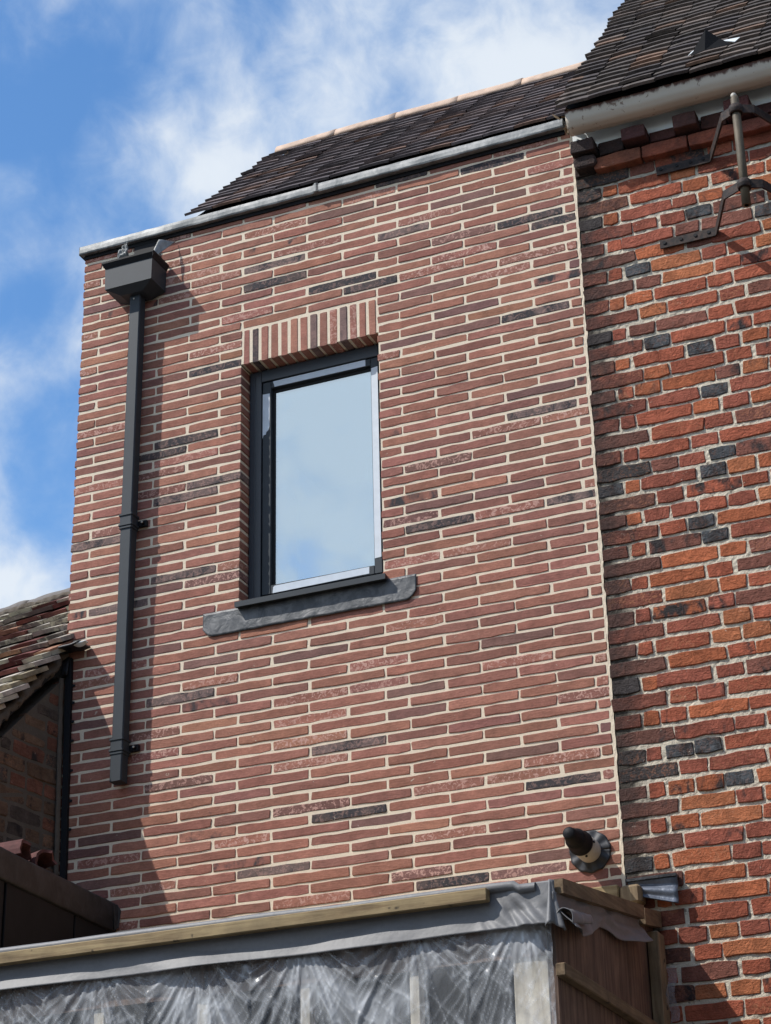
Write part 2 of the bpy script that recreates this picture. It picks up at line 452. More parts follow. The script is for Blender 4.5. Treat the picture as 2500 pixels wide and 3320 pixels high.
# ---------------------------------------------------------------- bricks
def brick_mesh(mb, x0, x1, z0, z1, yf, depth, col, fx, jit=0.0022, rnd=0.006, ax=None):
    """One hand-made brick: uneven outline, softened arris, own depth. ax maps (x, y, z) for walls that face elsewhere."""
    w = x1 - x0
    n = max(2, min(6, int(w / 0.075) + 1))
    out = []
    rr = min(rnd, 0.3 * min(w, z1 - z0))
    out.append((x0 + rr * 0.5, z0 + U(0, jit)));
    for i in range(1, n): out.append((x0 + w * i / n, z0 + U(-jit, jit)))
    out.append((x1 - rr * 0.5, z0 + U(0, jit))); out.append((x1 + U(-jit, jit), z0 + rr)); out.append((x1 + U(-jit, jit), z1 - rr))
    out.append((x1 - rr * 0.5, z1 - U(0, jit)))
    for i in range(n - 1, 0, -1): out.append((x0 + w * i / n, z1 + U(-jit, jit)))
    out.append((x0 + rr * 0.5, z1 - U(0, jit))); out.append((x0 + U(-jit, jit), z1 - rr)); out.append((x0 + U(-jit, jit), z0 + rr))
    k = len(out); cx = (x0 + x1) / 2; cz = (z0 + z1) / 2
    ins = rr * 0.45
    f0 = []
    for x, z in out:
        f0.append((x + ins * (1 if x < cx - w * 0.45 else -1 if x > cx + w * 0.45 else 0), yf + U(-0.0008, 0.0008), z + ins * (1 if z < cz else -1)))
    f1 = [(x, yf + ins, z) for x, z in out]
    f2 = [(x, yf + depth, z) for x, z in out]
    vs = f0 + f1 + f2
    if ax: vs = [ax(v) for v in vs]
    fs = [tuple(range(k))]
    for i in range(k):
        j = (i + 1) % k
        fs.append((j, i, k + i, k + j)); fs.append((k + j, k + i, 2 * k + i, 2 * k + j))
    fs = [fs[0]] + fs[1:]
    mb.add(vs, fs, col=col, fx=fx)

def scale3(c, s): return (c[0] * s, c[1] * s, c[2] * s)

def cam_area(x0, x1, z0, z1):
    d = (Vector(((x0 + x1) / 2, 0, (z0 + z1) / 2)) - CAM).length
    return (x1 - x0) * (z1 - z0) / d ** 2

def in_view(p):
    v = Vector(p) - CAM
    z = -v.dot(bk)
    return abs(v.dot(rt) / z) < 1250 / 6846.5 and abs(v.dot(up) / z) < 1660 / 6846.5

# ================================================================ the ground
mb = MB(); mb.box((-400, -400, GROUND - 0.3), (400, 400, GROUND))
g = mb.build('ground', MAT['paving']); g['kind'] = 'structure'

# ================================================================ unseen houses added to block sky light on the right and behind
def sky_blocker_house(x0, y0, x1, y1, eave, ridge, label, along_y):   # plain blocks, sized to hold back sky light
    h = thing('sky_blocker_house', label, 'house', ((x0 + x1) / 2, (y0 + y1) / 2, GROUND))
    b = MB(); b.box((x0, y0, GROUND), (x1, y1, eave)); b.build('wall', MAT['mortar_grey'], h)
    b = MB()
    if along_y:
        xm = (x0 + x1) / 2
        v = [(x0 - .3, y0, eave - .1), (xm, y0, ridge), (x1 + .3, y0, eave - .1), (x0 - .3, y1, eave - .1), (xm, y1, ridge), (x1 + .3, y1, eave - .1)]
    else:
        ym = (y0 + y1) / 2
        v = [(x0, y0 - .3, eave - .1), (x0, ym, ridge), (x0, y1 + .3, eave - .1), (x1, y0 - .3, eave - .1), (x1, ym, ridge), (x1, y1 + .3, eave - .1)]
    b.add(v, [(0, 1, 4, 3), (1, 2, 5, 4), (0, 2, 1), (3, 4, 5), (0, 3, 5, 2)]); b.build('roof', MAT['tile'], h)
sky_blocker_house(8.5, -26, 16, -0.6, 1.5, 5.0, 'long unseen wing added to block sky light on the right', True)
sky_blocker_house(-16, -27, 8.2, -18.5, -2.6, 0.4, 'low unseen terrace added to block sky light behind', False)

# ================================================================ new brick extension
ext = thing('brick_extension', 'new red brick extension with pale mortar and a single dark framed window', 'building', (1.43, 0, GROUND))
OX0, OX1, OZ0, OZ1 = 0.950, 1.793, -2.485, -0.986      # window opening
JOINT = 0.0128
mb = MB()
XL, XR = -0.113, 2.99
mb.box((XL, 0, GROUND), (XR, 0.25, OZ0)); mb.box((XL, 0, OZ1 + 0.010), (XR, 0.25, 0.040))
mb.box((XL, 0, OZ0), (OX0 - 0.004, 0.25, OZ1 + 0.010)); mb.box((OX1 + 0.004, 0, OZ0), (XR, 0.25, OZ1 + 0.010))
mb.box((XL, 0.25, GROUND), (XL + 0.2, 2.6, 0.0))
wall = mb.build('wall', MAT['mortar_new'], ext)

DARK = [(1.19, -.47), (1.58, -.6), (1.85, -.65), (.81, -.98), (2.52, -.07), (1.96, -.02), (2.72, -.5), (2.89, -.53), (2.11, -2.21), (1.57, -3.72), (2.71, -3.72), (2.1, -4.15), (.45, -1.41), (.78, -1.74)]
GREY = [(2.71, -1.1), (2.85, -2.22), (.57, -2.21), (.08, -2.32), (1.14, -3.97), (.71, -2.93), (1.5, -3.35), (.63, -1.71), (.08, -1.9), (1.19, -.37), (1.99, -.36), (2.56, -1.7)]
BA = [-.122, 0.0, .395, .81, 1.148, 1.587, 1.927, 2.32, 2.713, 2.985]
BB = [-.122, .207, .608, .95, 1.364, 1.795, 2.127, 2.518, 2.914, 2.985]
def new_tint():
    q = R()
    if q < 0.60: c = (0.335, 0.146, 0.106)
    elif q < 0.80: c = (0.275, 0.122, 0.096)
    elif q < 0.93: c = (0.375, 0.168, 0.115)
    else: c = (0.215, 0.110, 0.095)
    s = U(0.86, 1.12)
    return (c[0] * s, c[1] * s * U(0.95, 1.05), c[2] * s * U(0.95, 1.05))
recs = []
for i in range(0, 90):
    zc = -0.06 * i
    br = BA if i % 2 else BB
    for a, b in zip(br[:-1], br[1:]):
        segs = [(a, b)]
        if 13 <= i <= 41:
            segs = []
            if a < OX0 - 0.02: segs.append((a, min(b, OX0)))
            if b > OX1 + 0.02: segs.append((max(a, OX1), b))
        for p, q in segs:
            if q - p < 0.03: continue
            recs.append((i, p, q, zc))
cand = []
for i, p, q, zc in recs:
    d, e = U(-.004, .004), U(-.004, .004)
    x0 = p + (JOINT / 2 + d if p > -0.12 else U(-.003, .004)); x1 = q - (JOINT / 2 + e if q < 2.98 else U(-0.004, .014))
    if abs(q - OX0) < 0.002 and 13 <= i <= 41: x1 = OX0 + U(-.0015, .0015)
    if abs(p - OX1) < 0.002 and 13 <= i <= 41: x0 = OX1 + U(-.0015, .0015)
    h = 0.0240 + U(-.0014, .0012); zc = zc + U(-.0014, .0014)
    tilt = U(-.002, .002)
    dep = 0.06
    if 13 <= i <= 41 and (abs(q - OX0) < .002 or abs(p - OX1) < .002): dep = 0.115
    col = new_tint(); fx = [0.0, 0.14, R()]
    if R() < 0.13: fx[0] = U(0.6, 1.0)
    if R() < 0.03: fx[1] = U(0.32, 0.42)
    for (dx, dz) in DARK:
        if p < dx < q and abs(zc - dz) < 0.031: col = (0.105, 0.078, 0.072); fx[1] = U(0.42, 0.58); fx[0] = 0.25
    for (dx, dz) in GREY:
        if p < dx < q and abs(zc - dz) < 0.031: col = (0.18, 0.125, 0.112); fx[1] = U(0.30, 0.42); fx[0] = 0.3
    cand.append((x0, x1, zc - h, zc + h, -0.0028 + U(-.0026, .0018), dep, col, tuple(fx)))
def shown(c):
    # inside the frame and above the lean-to roof and the clad box
    x0, x1, z0, z1 = c[:4]
    if not in_view(((x0 + x1) / 2, 0, (z0 + z1) / 2)) or (z0 + z1) / 2 < -4.32: return False
    if x1 < 0.25 and (z0 + z1) / 2 < -3.95: return False
    return True
cand.sort(key=lambda c: -(cam_area(*c[:4]) if shown(c) else 0))
rest = MB()
for k, c in enumerate(cand):
    if k < 300:
        b = MB(); brick_mesh(b, *c, jit=0.0030); b.build('brick', MAT['brick_new'], wall)
    else: brick_mesh(rest, *c, jit=0.0030)
o = rest.build('brick_courses', MAT['brick_new'], wall); o['kind'] = 'stuff'
SJ = [.9535, 1.009, 1.066, 1.126, 1.188, 1.249, 1.310, 1.372, 1.431, 1.493, 1.555, 1.617, 1.676, 1.734, 1.793]
for k in range(14):
    b = MB()
    c = new_tint(); fx = [0.7 if k in (9, 11) else 0.1, 0.14, R()]
    if k in (1,): c = (0.11, 0.078, 0.075); fx[1] = 0.45
    if k in (7, 10): c = (0.21, 0.135, 0.12); fx[1] = 0.28
    brick_mesh(b, SJ[k] + .0085, SJ[k + 1] - .0085 + U(-.002, .002), -0.984 + U(-.002, .002), -0.760 + U(-.004, .003), -0.003 + U(-.002, .002), 0.118, c, tuple(fx), 0.0018)
    b.build('soldier_brick', MAT['brick_new'], wall)
mb = MB()
def jm(u, v):
    z = -5.2 + 5.2 * v
    w = 0.010 * noise.noise(Vector((0, 1 + u, z * 9))) + 0.006 * noise.noise(Vector((0, 4 + u, z * 26)))
    return (2.980 + 0.014 * u + w * (0.3 if u < 0.5 else 0.8), -0.0030 + 0.0022 * noise.noise(Vector((u * 3, 7, z * 24))), z)
mb.grid(jm, 3, 420, smooth=False); mb.build('junction_mortar', MAT['mortar_new'], wall)
# lead coping on the wall head, in two lapped lengths
def coping(x0, x1, seed, lap):
    mb = MB()
    prof = [(0.05, 0.066), (-0.034, 0.084), (-0.041, 0.079), (-0.043, 0.060), (-0.043, 0.036), (-0.040, 0.028), (-0.005, 0.030)]
    def fn(u, v):
        t = v * (len(prof) - 1); i = min(int(t), len(prof) - 2); f = t - i
        y = prof[i][0] * (1 - f) + prof[i + 1][0] * f; z = prof[i][1] * (1 - f) + prof[i + 1][1] * f
        x = x0 + (x1 - x0) * u
        w = noise.noise(Vector((x * 5, seed, v * 2)))
        e = noise.noise(Vector((x * 14, seed + 4, v * 3)))
        y += -lap + 0.004 * w * (v > 0.1); z += 0.003 * w + 0.002 * e
        return (x, y, z)
    mb.grid(fn, 90, 12, smooth=False)
    return mb.build('lead_coping', MAT['lead'], ext, solid=0.004)
coping(-0.138, 1.452, 1.0, 0.0); coping(1.425, 2.955, 7.0, 0.007)
mb = MB(); mb.bbox((1.432, -0.056, 0.026), (1.450, -0.036, 0.088), 0.004); mb.build('coping_seam', MAT['lead'], ext)
mb = MB(); mb.box((1.4505, -0.0535, 0.027), (1.457, -0.036, 0.086)); mb.build('coping_seam_gap', MAT['lead_black'], ext)
mb = MB(); mb.box((-0.142, -0.042, 0.024), (-0.1385, 0.2, 0.080)); mb.build('coping_end', MAT['lead_black'], ext)
mb = MB(); mb.box((-0.118, -0.014, 0.002), (2.95, -0.0005, 0.0275)); mb.build('black_strip', MAT['black'], ext)  # solid black strip filling the band below the coping
mb = MB(); mb.box((-0.12, 0.002, 0.0405), (2.95, 0.35, 0.062)); mb.build('parapet_gutter', MAT['lead_dark'], ext)

# ---- window
FY = 0.098
win = MB()
def bar(mbx, x0, x1, z0, z1, y0, y1): mbx.bbox((x0, y0, z0), (x1, y1, z1), 0.003)
fx0, fx1, fz0, fz1 = OX0 + 0.003, OX1 - 0.002, -2.432, OZ1 - 0.003
bar(win, fx0, 1.0265, fz0, fz1, FY, FY + 0.07); bar(win, 1.752, fx1, fz0, fz1, FY, FY + 0.07)
bar(win, 1.0265, 1.752, -1.062, fz1, FY, FY + 0.07); bar(win, 1.0265, 1.752, fz0, -2.392, FY, FY + 0.07)
bar(win, 0.985, 0.992, fz0, fz1 - 0.03, FY - 0.004, FY + 0.002)
window = win.build('window', MAT['frame'], ext)
s = MB()
bar(s, 1.033, 1.086, -2.386, -1.068, FY + 0.004, FY + 0.07); bar(s, 1.702, 1.748, -2.386, -1.068, FY + 0.004, FY + 0.07)
bar(s, 1.086, 1.702, -1.112, -1.068, FY + 0.004, FY + 0.07); bar(s, 1.086, 1.702, -2.386, -2.334, FY + 0.004, FY + 0.07)
s.build('sash', MAT['anthracite'], window)
s = MB()
s.box((1.0865, FY + 0.030, -1.130), (1.7015, FY + 0.034, -1.1125)); s.box((1.0865, FY + 0.030, -2.334), (1.100, FY + 0.034, -1.130)); s.box((1.694, FY + 0.030, -2.334), (1.7015, FY + 0.034, -1.130))
s.box((1.0270, FY + 0.03, -2.391), (1.0325, FY + 0.05, -1.063))
s.build('gasket', MAT['gasket'], window)
s = MB(); s.box((1.0868, FY + 0.036, -2.3335), (1.7012, FY + 0.044, -1.1125)); s.build('pane', MAT['glass'], window)
def tape(pts, y):
    s = MB(); n = len(pts)
    s.add([(x, y, z) for x, z in pts] + [(x, y + 0.0015, z) for x, z in pts], [tuple(range(n)), tuple(range(2 * n - 1, n - 1, -1))] + [(i, (i + 1) % n, n + (i + 1) % n, n + i) for i in range(n)])
    return s.build('protective_tape', MAT['tape'], window)
ty = FY + 0.0022
tape([(1.108, -1.1085), (1.672, -1.110), (1.672, -1.070), (1.099, -1.072)], ty)
tape([(1.034, -1.425), (1.040, -1.405), (1.054, -1.403), (1.057, -1.388), (1.070, -1.378), (1.077, -1.355), (1.078, -1.145), (1.034, -1.143)], ty)
tape([(1.706, -2.296), (1.744, -2.294), (1.745, -1.128), (1.706, -1.134)], ty)
tape([(1.100, -2.384), (1.672, -2.378), (1.673, -2.339), (1.112, -2.342), (1.103, -2.350)], ty)
s = MB(); s.hexa([(1.628, 0.172, -1.80), (1.640, 0.172, -1.80), (1.640, 0.190, -1.80), (1.628, 0.190, -1.80), (1.622, 0.176, -1.70), (1.636, 0.176, -1.70), (1.636, 0.192, -1.70), (1.622, 0.192, -1.70)]); s.tube([(1.632, 0.192, -1.70), (1.632, 0.165, -1.70)], 0.011, 8)
s.build('inside_handle', MAT['tape'], window)
s = MB(); s.box((1.150, 0.30, -2.45), (1.165, 0.62, -1.55)); s.box((1.165, 0.60, -2.45), (1.60, 0.62, -1.55)); s.box((1.30, 0.30, -2.22), (1.60, 0.315, -1.86)); s.box((1.33, 0.293, -2.18), (1.57, 0.299, -1.90))
s.build('inside_shelf', MAT['plaster'], ext)
s = MB()
s.hexa([(0.946, -0.052, -2.497), (1.826, -0.052, -2.497), (1.79, FY + 0.03, -2.462), (0.953, FY + 0.03, -2.462), (0.946, -0.052, -2.466), (1.826, -0.052, -2.466), (1.79, FY + 0.03, -2.434), (0.953, FY + 0.03, -2.434)])
s.build('sill_board', MAT['anthracite'], window)
# lead apron dressed down below the sill
ap = MB()
AP = [(0.737, -2.486), (1.985, -2.486), (1.985, -2.575)] + [(1.925 + 0.06 * math.cos(a), -2.565 - 0.055 * math.sin(a)) for a in (0.4, 0.8, 1.2, 1.57)] + [(0.80, -2.626), (0.765, -2.615), (0.742, -2.585)]
def apf(u, v):
    x = 0.737 + u * (1.985 - 0.737)
    zb = -2.624
    if x < 0.80: zb = -2.624 + 0.045 * ((0.80 - x) / 0.063) ** 2
    if x > 1.92: zb = -2.624 + 0.05 * ((x - 1.92) / 0.065) ** 2
    z = -2.484 + (zb + 2.484) * v
    y = -0.010 - 0.004 * noise.noise(Vector((x * 5, 3, v * 1.2))) - 0.0025 * noise.noise(Vector((x * 15, 8, v * 2))) - 0.003 * v * v
    z += 0.004 * noise.noise(Vector((x * 9, 1, 0))) * v
    return (x, y, z)
ap.grid(apf, 120, 10)
ap.build('lead_apron', MAT['lead_dark'], ext, solid=0.004)
# the room behind the glass
rm = MB()
rm.box((-0.05, 3.0, -3.2), (2.95, 3.05, -0.6)); rm.box((-0.05, 0.26, -0.62), (2.95, 3.0, -0.6)); rm.box((0.1, 0.26, -3.2), (0.15, 3.0, -0.62)); rm.box((2.8, 0.26, -3.2), (2.85, 3.0, -0.62))
rm.build('room_lining', MAT['plaster'], ext)
rm = MB(); rm.box((-0.05, 0.26, -3.25), (2.95, 3.0, -3.2)); rm.build('room_floor', MAT['room_floor'], ext)

# ---- roofs
def tile_mesh(mb, w, l, th, camber, col, fx, fr):
    # tail at t=0, head at t=l; frame fr(a, t, n) -> world
    vs = []
    nseg = 3
    j = [U(-.004, .004) for _ in range(nseg + 1)]
    for side in (1, 0):
        for t, k in ((0, 0), (l, 1)):
            for i in range(nseg + 1):
                a = w * (i / nseg - 0.5)
                n = camber * (1 - (2 * i / nseg - 1) ** 2) + (th if side else 0)
                vs.append(fr(a, t + (j[i] if k == 0 else 0), n))
    q = nseg + 1
    fs = []
    for i in range(nseg):
        fs.append((i, i + 1, q + i + 1, q + i)); fs.append((2 * q + i + 1, 2 * q + i, 3 * q + i, 3 * q + i + 1))
        fs.append((2 * q + i, 2 * q + i + 1, i + 1, i))
    fs.append((0, q, 3 * q, 2 * q)); fs.append((q - 1, 3 * q - 1, 3 * q - 1 + q, q - 1 + 2 * q))
    mb.add(vs, fs, col=col, fx=fx)

def tiled_roof(parent, mat, origin, A, S, rows, length, gauge, tw, tint, th=0.016, clip=None, verge_jit=0.012, lift=0.026, seed=0, rag=0.35):
    """A: unit vector along the eave, S: unit vector up the slope; tiles laid row by row from the verge at origin."""
    A = Vector(A).normalized(); S = Vector(S).normalized(); N = A.cross(S).normalized()
    if N.z < 0: N = -N
    O = Vector(origin)
    for r in range(rows):
        a = (0 if r % 2 == 0 else -tw * 0.5) + U(-verge_jit, verge_jit)
        first = True
        while a < length:
            w = tw
            a0 = a
            if first and r % 2: a0 = a + tw * 0.5; w = tw * 0.5
            first = False
            c = a0 + w / 2
            ripple = 0.007 * noise.noise(Vector((c * 1.7 + seed, r * 0.35, seed)))
            t0 = r * gauge + U(-.006, .006) * rag + 0.010 * noise.noise(Vector((c * 2.3, r * 0.8, seed + 5)))
            lf = lift + ripple + U(-.003, .004) * rag * 1.5
            if R() < 0.06 * rag: lf += U(.004, .012); t0 -= U(0, 0.012)
            yaw = U(-.018, .018) * rag; roll = U(-.035, .035) * rag
            L = gauge * 2.0
            p0 = O + A * c + S * t0
            a += w
            if clip is not None:
                ok = clip(p0 + A * (w / 2), p0 - A * (w / 2))
                if not ok: continue
            def fr(aa, t, n, p0=p0, lf=lf, yaw=yaw, roll=roll, L=L):
                return p0 + A * (aa + yaw * t) + S * (t + yaw * aa * -1) + N * (n + lf * (1 - t / L) + roll * aa)
            b = MB()
            col, fx = tint()
            tile_mesh(b, w - 0.004, L, th, 0.0025, col, fx, fr)
            b.build('tile', mat, parent)

def dark_tint():
    q = R()
    c = (0.120, 0.100, 0.102) if q < 0.6 else (0.150, 0.118, 0.113) if q < 0.85 else (0.10, 0.086, 0.087)
    if R() < 0.10: c = (0.17, 0.105, 0.08)
    return scale3(c, U(0.8, 1.2)), (0.0, 0, R())
# extension roof
P = 1.0231; q_ = math.sqrt(1 + P * P)
S45 = (0, 1 / q_, P / q_)
mb = MB()
def roof_slab(mb, x0, x1, y0, z0, y1, z1, d=0.06):
    mb.hexa([(x0, y0, z0 - d), (x1, y0, z0 - d), (x1, y1, z1 - d), (x0, y1, z1 - d), (x0, y0, z0 - 0.012), (x1, y0, z0 - 0.012), (x1, y1, z1 - 0.012), (x0, y1, z1 - 0.012)])
ey, ez = 0.12, 0.326 - P * 0.13
roof_slab(mb, 0.53, 2.96, ey, ez, 1.396, 1.49)
mb.add([(0.53, 1.37, 1.45), (0.53, 2.6, 0.2), (2.96, 2.6, 0.2), (2.96, 1.37, 1.45)], [(0, 1, 2, 3)])
mb.add([(0.535, ey, ez - 0.05), (0.535, 1.39, 1.43), (0.535, 2.6, 0.2), (0.535, 2.6, -0.2), (0.535, ey, -0.1)], [(0, 1, 2, 3, 4)])
roof = mb.build('roof', MAT['dark'], ext)
tiled_roof(roof, MAT['tile'], (0.510, ey, ez), (1, 0, 0), S45, 15, 2.46, 0.1145, 0.193, dark_tint, seed=3)
x = 0.515
while x < 2.9:
    b = MB(); L = min(0.44, 2.95 - x)
    sg = U(-.004, .004)
    def rf(u, v, x=x, L=L, sg=sg):
        pr = [(1.312, 1.452), (1.324, 1.490), (1.350, 1.524), (1.385, 1.546), (1.43, 1.552), (1.48, 1.53), (1.51, 1.48)]
        t = v * 6; k = min(int(t), 5); f = t - k
        w = 0.004 * noise.noise(Vector((x + u, v * 2, 9))) + (0.002 if u > 0.95 else 0) + sg * 0.5
        return (x + u * L, pr[k][0] * (1 - f) + pr[k + 1][0] * f - w, pr[k][1] * (1 - f) + pr[k + 1][1] * f + w)
    b.grid(rf, 8, 10)
    b.build('ridge_tile', MAT['copper_tile'], roof, solid=0.016)
    x += L + 0.004

# ================================================================ old brick house
old = thing('old_brick_house', 'weathered orange red brick house front with sooty left corner and dentil eaves', 'building', (4.0, 0, GROUND))
ZH = [-.436, -.616, -.790, -.969, -1.145, -1.334, -1.517, -1.689, -1.862, -2.050, -2.226, -2.408, -2.580, -2.763, -2.937, -3.112, -3.293, -3.475, -3.655, -3.833, -4.008, -4.184, -4.362, -4.540, -4.718, -4.896, -5.074, -5.252, -5.43]
OXL = 2.992; OXR = 5.2
mb = MB()
def omf(u, v):
    x = OXL + 0.004 + (OXR - OXL) * u; z = -5.6 + (5.6 - 0.12) * v
    n1_ = noise.noise(Vector((x * 38, 2, z * 38))); n2_ = noise.noise(Vector((x * 90, 5, z * 90)))
    return (x, 0.0015 + 0.0040 * n1_ + 0.0025 * n2_, z)
mb.grid(omf, 130, 330, smooth=False)
mb.box((OXL + 0.004, 0.02, GROUND), (OXR, 0.3, 0.2)); mb.box((OXL + 0.004, 0.012, GROUND), (OXR, 0.02, -5.6))
owall = mb.build('wall', MAT['mortar_old'], old)
FLINT = [(3.28, -.97), (3.34, -1.43), (3.63, -1.77), (3.55, -2.21), (3.55, -1.49), (3.45, -2.48), (3.25, -3.64), (3.39, -3.64), (3.52, -3.82), (3.05, -2.22), (3.05, -4.17), (3.62, -.7), (3.95, -.79), (3.52, -2.54), (3.63, -2.13)]
def old_tint(x):
    q = R()
    if q < 0.26: c = (0.42, 0.126, 0.056)
    elif q < 0.60: c = (0.365, 0.102, 0.056)
    elif q < 0.82: c = (0.310, 0.092, 0.058)
    elif q < 0.92: c = (0.235, 0.092, 0.066)
    else: c = (0.43, 0.148, 0.066)
    s = U(0.85, 1.15)
    return [c[0] * s, c[1] * s, c[2] * s]
ob = []
courses = []
for i, z in enumerate(ZH):
    courses.append((z, True))
    if i + 1 < len(ZH): courses.append(((z + ZH[i + 1]) / 2, False))
courses.insert(0, (-0.348, False))
for z, header in courses:
    x = OXL
    seq = [0.142, 0.088] if header else [0.292]
    k = 0; last = None
    while x < OXR:
        if k < len(seq): w = seq[k] * U(0.97, 1.03)
        else:
            w = 0.288 if (R() < 0.52 and last != 0.288) or last == 0.146 and R() < 0.45 else 0.146
            last = w; w *= U(0.95, 1.05)
        if k >= len(seq):
            for dx, dz in FLINT:
                if abs(z - dz) < 0.045:
                    if x < dx < x + 0.16: w = 0.146
                    elif x + 0.16 <= dx < x + w: w = 0.146
        c = old_tint(x); fx = [0.0, 0.14, R()]
        cx = x + w / 2
        if R() < 0.24: fx[0] = U(0.2, 0.6)
        if R() < 0.20: fx[1] = U(0.28, 0.42)
        if k == 0:
            q = R()
            c = [0.16, 0.070, 0.052] if q < 0.5 else [0.22, 0.074, 0.050] if q < 0.85 else [0.07, 0.06, 0.058]
            fx[1] = U(0.2, 0.36)
            if R() < 0.25: fx[0] = 0.3
        for dx, dz in FLINT:
            if x < dx < x + w and abs(z - dz) < 0.045: c = [0.085, 0.092, 0.10]; fx = [0.12, 0.42, R()]
        zt = 0.0885
        jx = U(-.005, .005)
        ob.append((x + (0.0065 if k else U(0, .006)) + jx, x + w - 0.0065 + jx, z - zt / 2 + 0.0080 + U(-.002, .004), z + zt / 2 - 0.0070 + U(-.004, .002), -0.0055 + U(-.0035, .0035), 0.06, tuple(c), tuple(fx)))
        x += w; k += 1
def oshown(c):
    return in_view(((c[0] + c[1]) / 2, 0, (c[2] + c[3]) / 2))
ob.sort(key=lambda c: -(cam_area(*c[:4]) if oshown(c) else 0))
rest = MB()
for k, c in enumerate(ob):
    tgt = MB() if (k < 272 and oshown(c)) else rest
    brick_mesh(tgt, *c, jit=0.0050, rnd=0.0065)
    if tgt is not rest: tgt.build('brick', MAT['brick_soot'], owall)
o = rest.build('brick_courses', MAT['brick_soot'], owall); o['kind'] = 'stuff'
# oversailing course and dentils
x = 3.118; k = 0
b = MB(); brick_mesh(b, 2.994, 3.112, -0.306, -0.232, -0.012, 0.1, (0.085, 0.05, 0.04), (0.1, 0.40, R()), 0.004, 0.008); b.build('brick', MAT['brick_soot'], owall)
while x < 5.1:
    w = 0.266 * U(0.97, 1.03)
    b = MB(); c = old_tint(x)
    if k == 0: c = (0.38, 0.13, 0.07)
    brick_mesh(b, x, x + w - 0.009, -0.315 + U(-.003, .003), -0.238 + U(-.003, .003), -0.056 + U(-.006, .006), 0.12, tuple(c), (0.1, 0.25, R()), 0.004, 0.007)
    b.build('brick', MAT['brick_soot'], owall); x += w; k += 1
x = 3.006; k = 0
while x < 5.1:
    proud = k % 2 == 0
    w = 0.140 if proud else 0.148
    y = -0.112 + U(-.006, .006) if proud else -0.034 + U(-.006, .008)
    b = MB(); c = (0.10, 0.058, 0.050) if k < 2 else (U(.14, .22), U(.06, .075), U(.052, .062))
    z0 = -0.215 + U(-.004, .004)
    brick_mesh(b, x, x + w - 0.008, z0, -0.130 + U(-.004, .006), y, 0.18, c, (0.05, 0.27 if k > 1 else 0.42, R()), 0.004, 0.008)
    b.build('dentil_brick', MAT['brick_soot'], owall)
    x += w; k += 1
b = MB(); brick_mesh(b, 3.010, 3.135, -0.300, -0.222, -0.085, 0.15, (0.07, 0.045, 0.04), (0.1, 0.45, R()), 0.006, 0.02); b.build('dentil_brick', MAT['brick_soot'], owall)
# fascia, gutter
mb = MB(); mb.box((3.0, -0.030, -0.15), (OXR, 0.015, 0.12)); mb.build('fascia', MAT['fascia'], old)
mb = MB()
gp = [(-0.09, -0.01), (-0.09, -0.085), (-0.105, -0.098), (-0.140, -0.103), (-0.175, -0.090), (-0.198, -0.058), (-0.204, -0.022), (-0.208, 0.000), (-0.198, 0.004), (-0.19, -0.01)]
def gf(u, v):
    t = v * (len(gp) - 1); i = min(int(t), len(gp) - 2); f = t - i
    x = 3.018 + (OXR - 3.018) * u
    return (x, gp[i][0] * (1 - f) + gp[i + 1][0] * f, gp[i][1] * (1 - f) + gp[i + 1][1] * f + 0.006 * noise.noise(Vector((x * 2.2, 0, 4))) + (0.004 * noise.noise(Vector((x * 25, 2, 4))) if v > 0.75 else 0))
mb.grid(gf, 80, 27)
mb.add([(3.019, y, z) for y, z in gp[:8]], [tuple(range(8))])
mb.build('gutter', MAT['gutter'], old, solid=0.004)
mb = MB()
for k in range(16):
    a = Vector((3.0 + U(-.025, .03), U(-.2, -.05), U(-.10, .045)))
    d = Vector((U(-.03, .04), U(-.03, .04), U(-.05, .02))); e = Vector((U(-.02, .02), U(-.03, .03), U(-.03, .03)))
    h = Vector((0.006, 0.004, 0.003))
    mb.hexa([a, a + d, a + d + e, a + e, a + h, a + d + h, a + d + e + h, a + e + h], col=(.1, .08, .06))
mb.build('rotten_gutter_end', MAT['timber_y'], old)
# old roof
P2 = 1.170; q2 = math.sqrt(1 + P2 * P2)
S50 = (0, 1 / q2, P2 / q2)
mb = MB()
roof_slab(mb, 3.0, 5.3, -0.15, 0.068, 2.45, 0.048 + P2 * 2.62 - 0.03, 0.05)
mb.add([(3.0, -0.03, -0.05), (3.0, 2.4, 3.0), (3.0, 4.9, 0.0), (3.0, 4.9, -1.0), (3.0, 0.2, -1.0)], [(0, 1, 2, 3, 4)])
mb.add([(3.0, 2.45, 3.07), (5.3, 2.45, 3.07), (5.3, 4.9, 0.0), (3.0, 4.9, 0.0)], [(0, 1, 2, 3)])
oroof = mb.build('roof', MAT['dark'], old)
def old_roof_tint():
    q = R()
    c = (0.095, 0.080, 0.072) if q < 0.55 else (0.125, 0.100, 0.086) if q < 0.8 else (0.075, 0.064, 0.062)
    if R() < 0.09: c = (0.17, 0.110, 0.080)
    return scale3(c, U(0.75, 1.25)), (U(0, .4), 0, R())
vc = lambda hi, lo: in_view(lo) or in_view(hi) or hi.z < 2.4
tiled_roof(oroof, MAT['tile'], (2.975, -0.224, -0.004), (1, 0, 0), S50, 30, 1.62, 0.103, 0.187, old_roof_tint, th=0.017, verge_jit=0.02, lift=0.027, seed=11, rag=0.75, clip=vc)

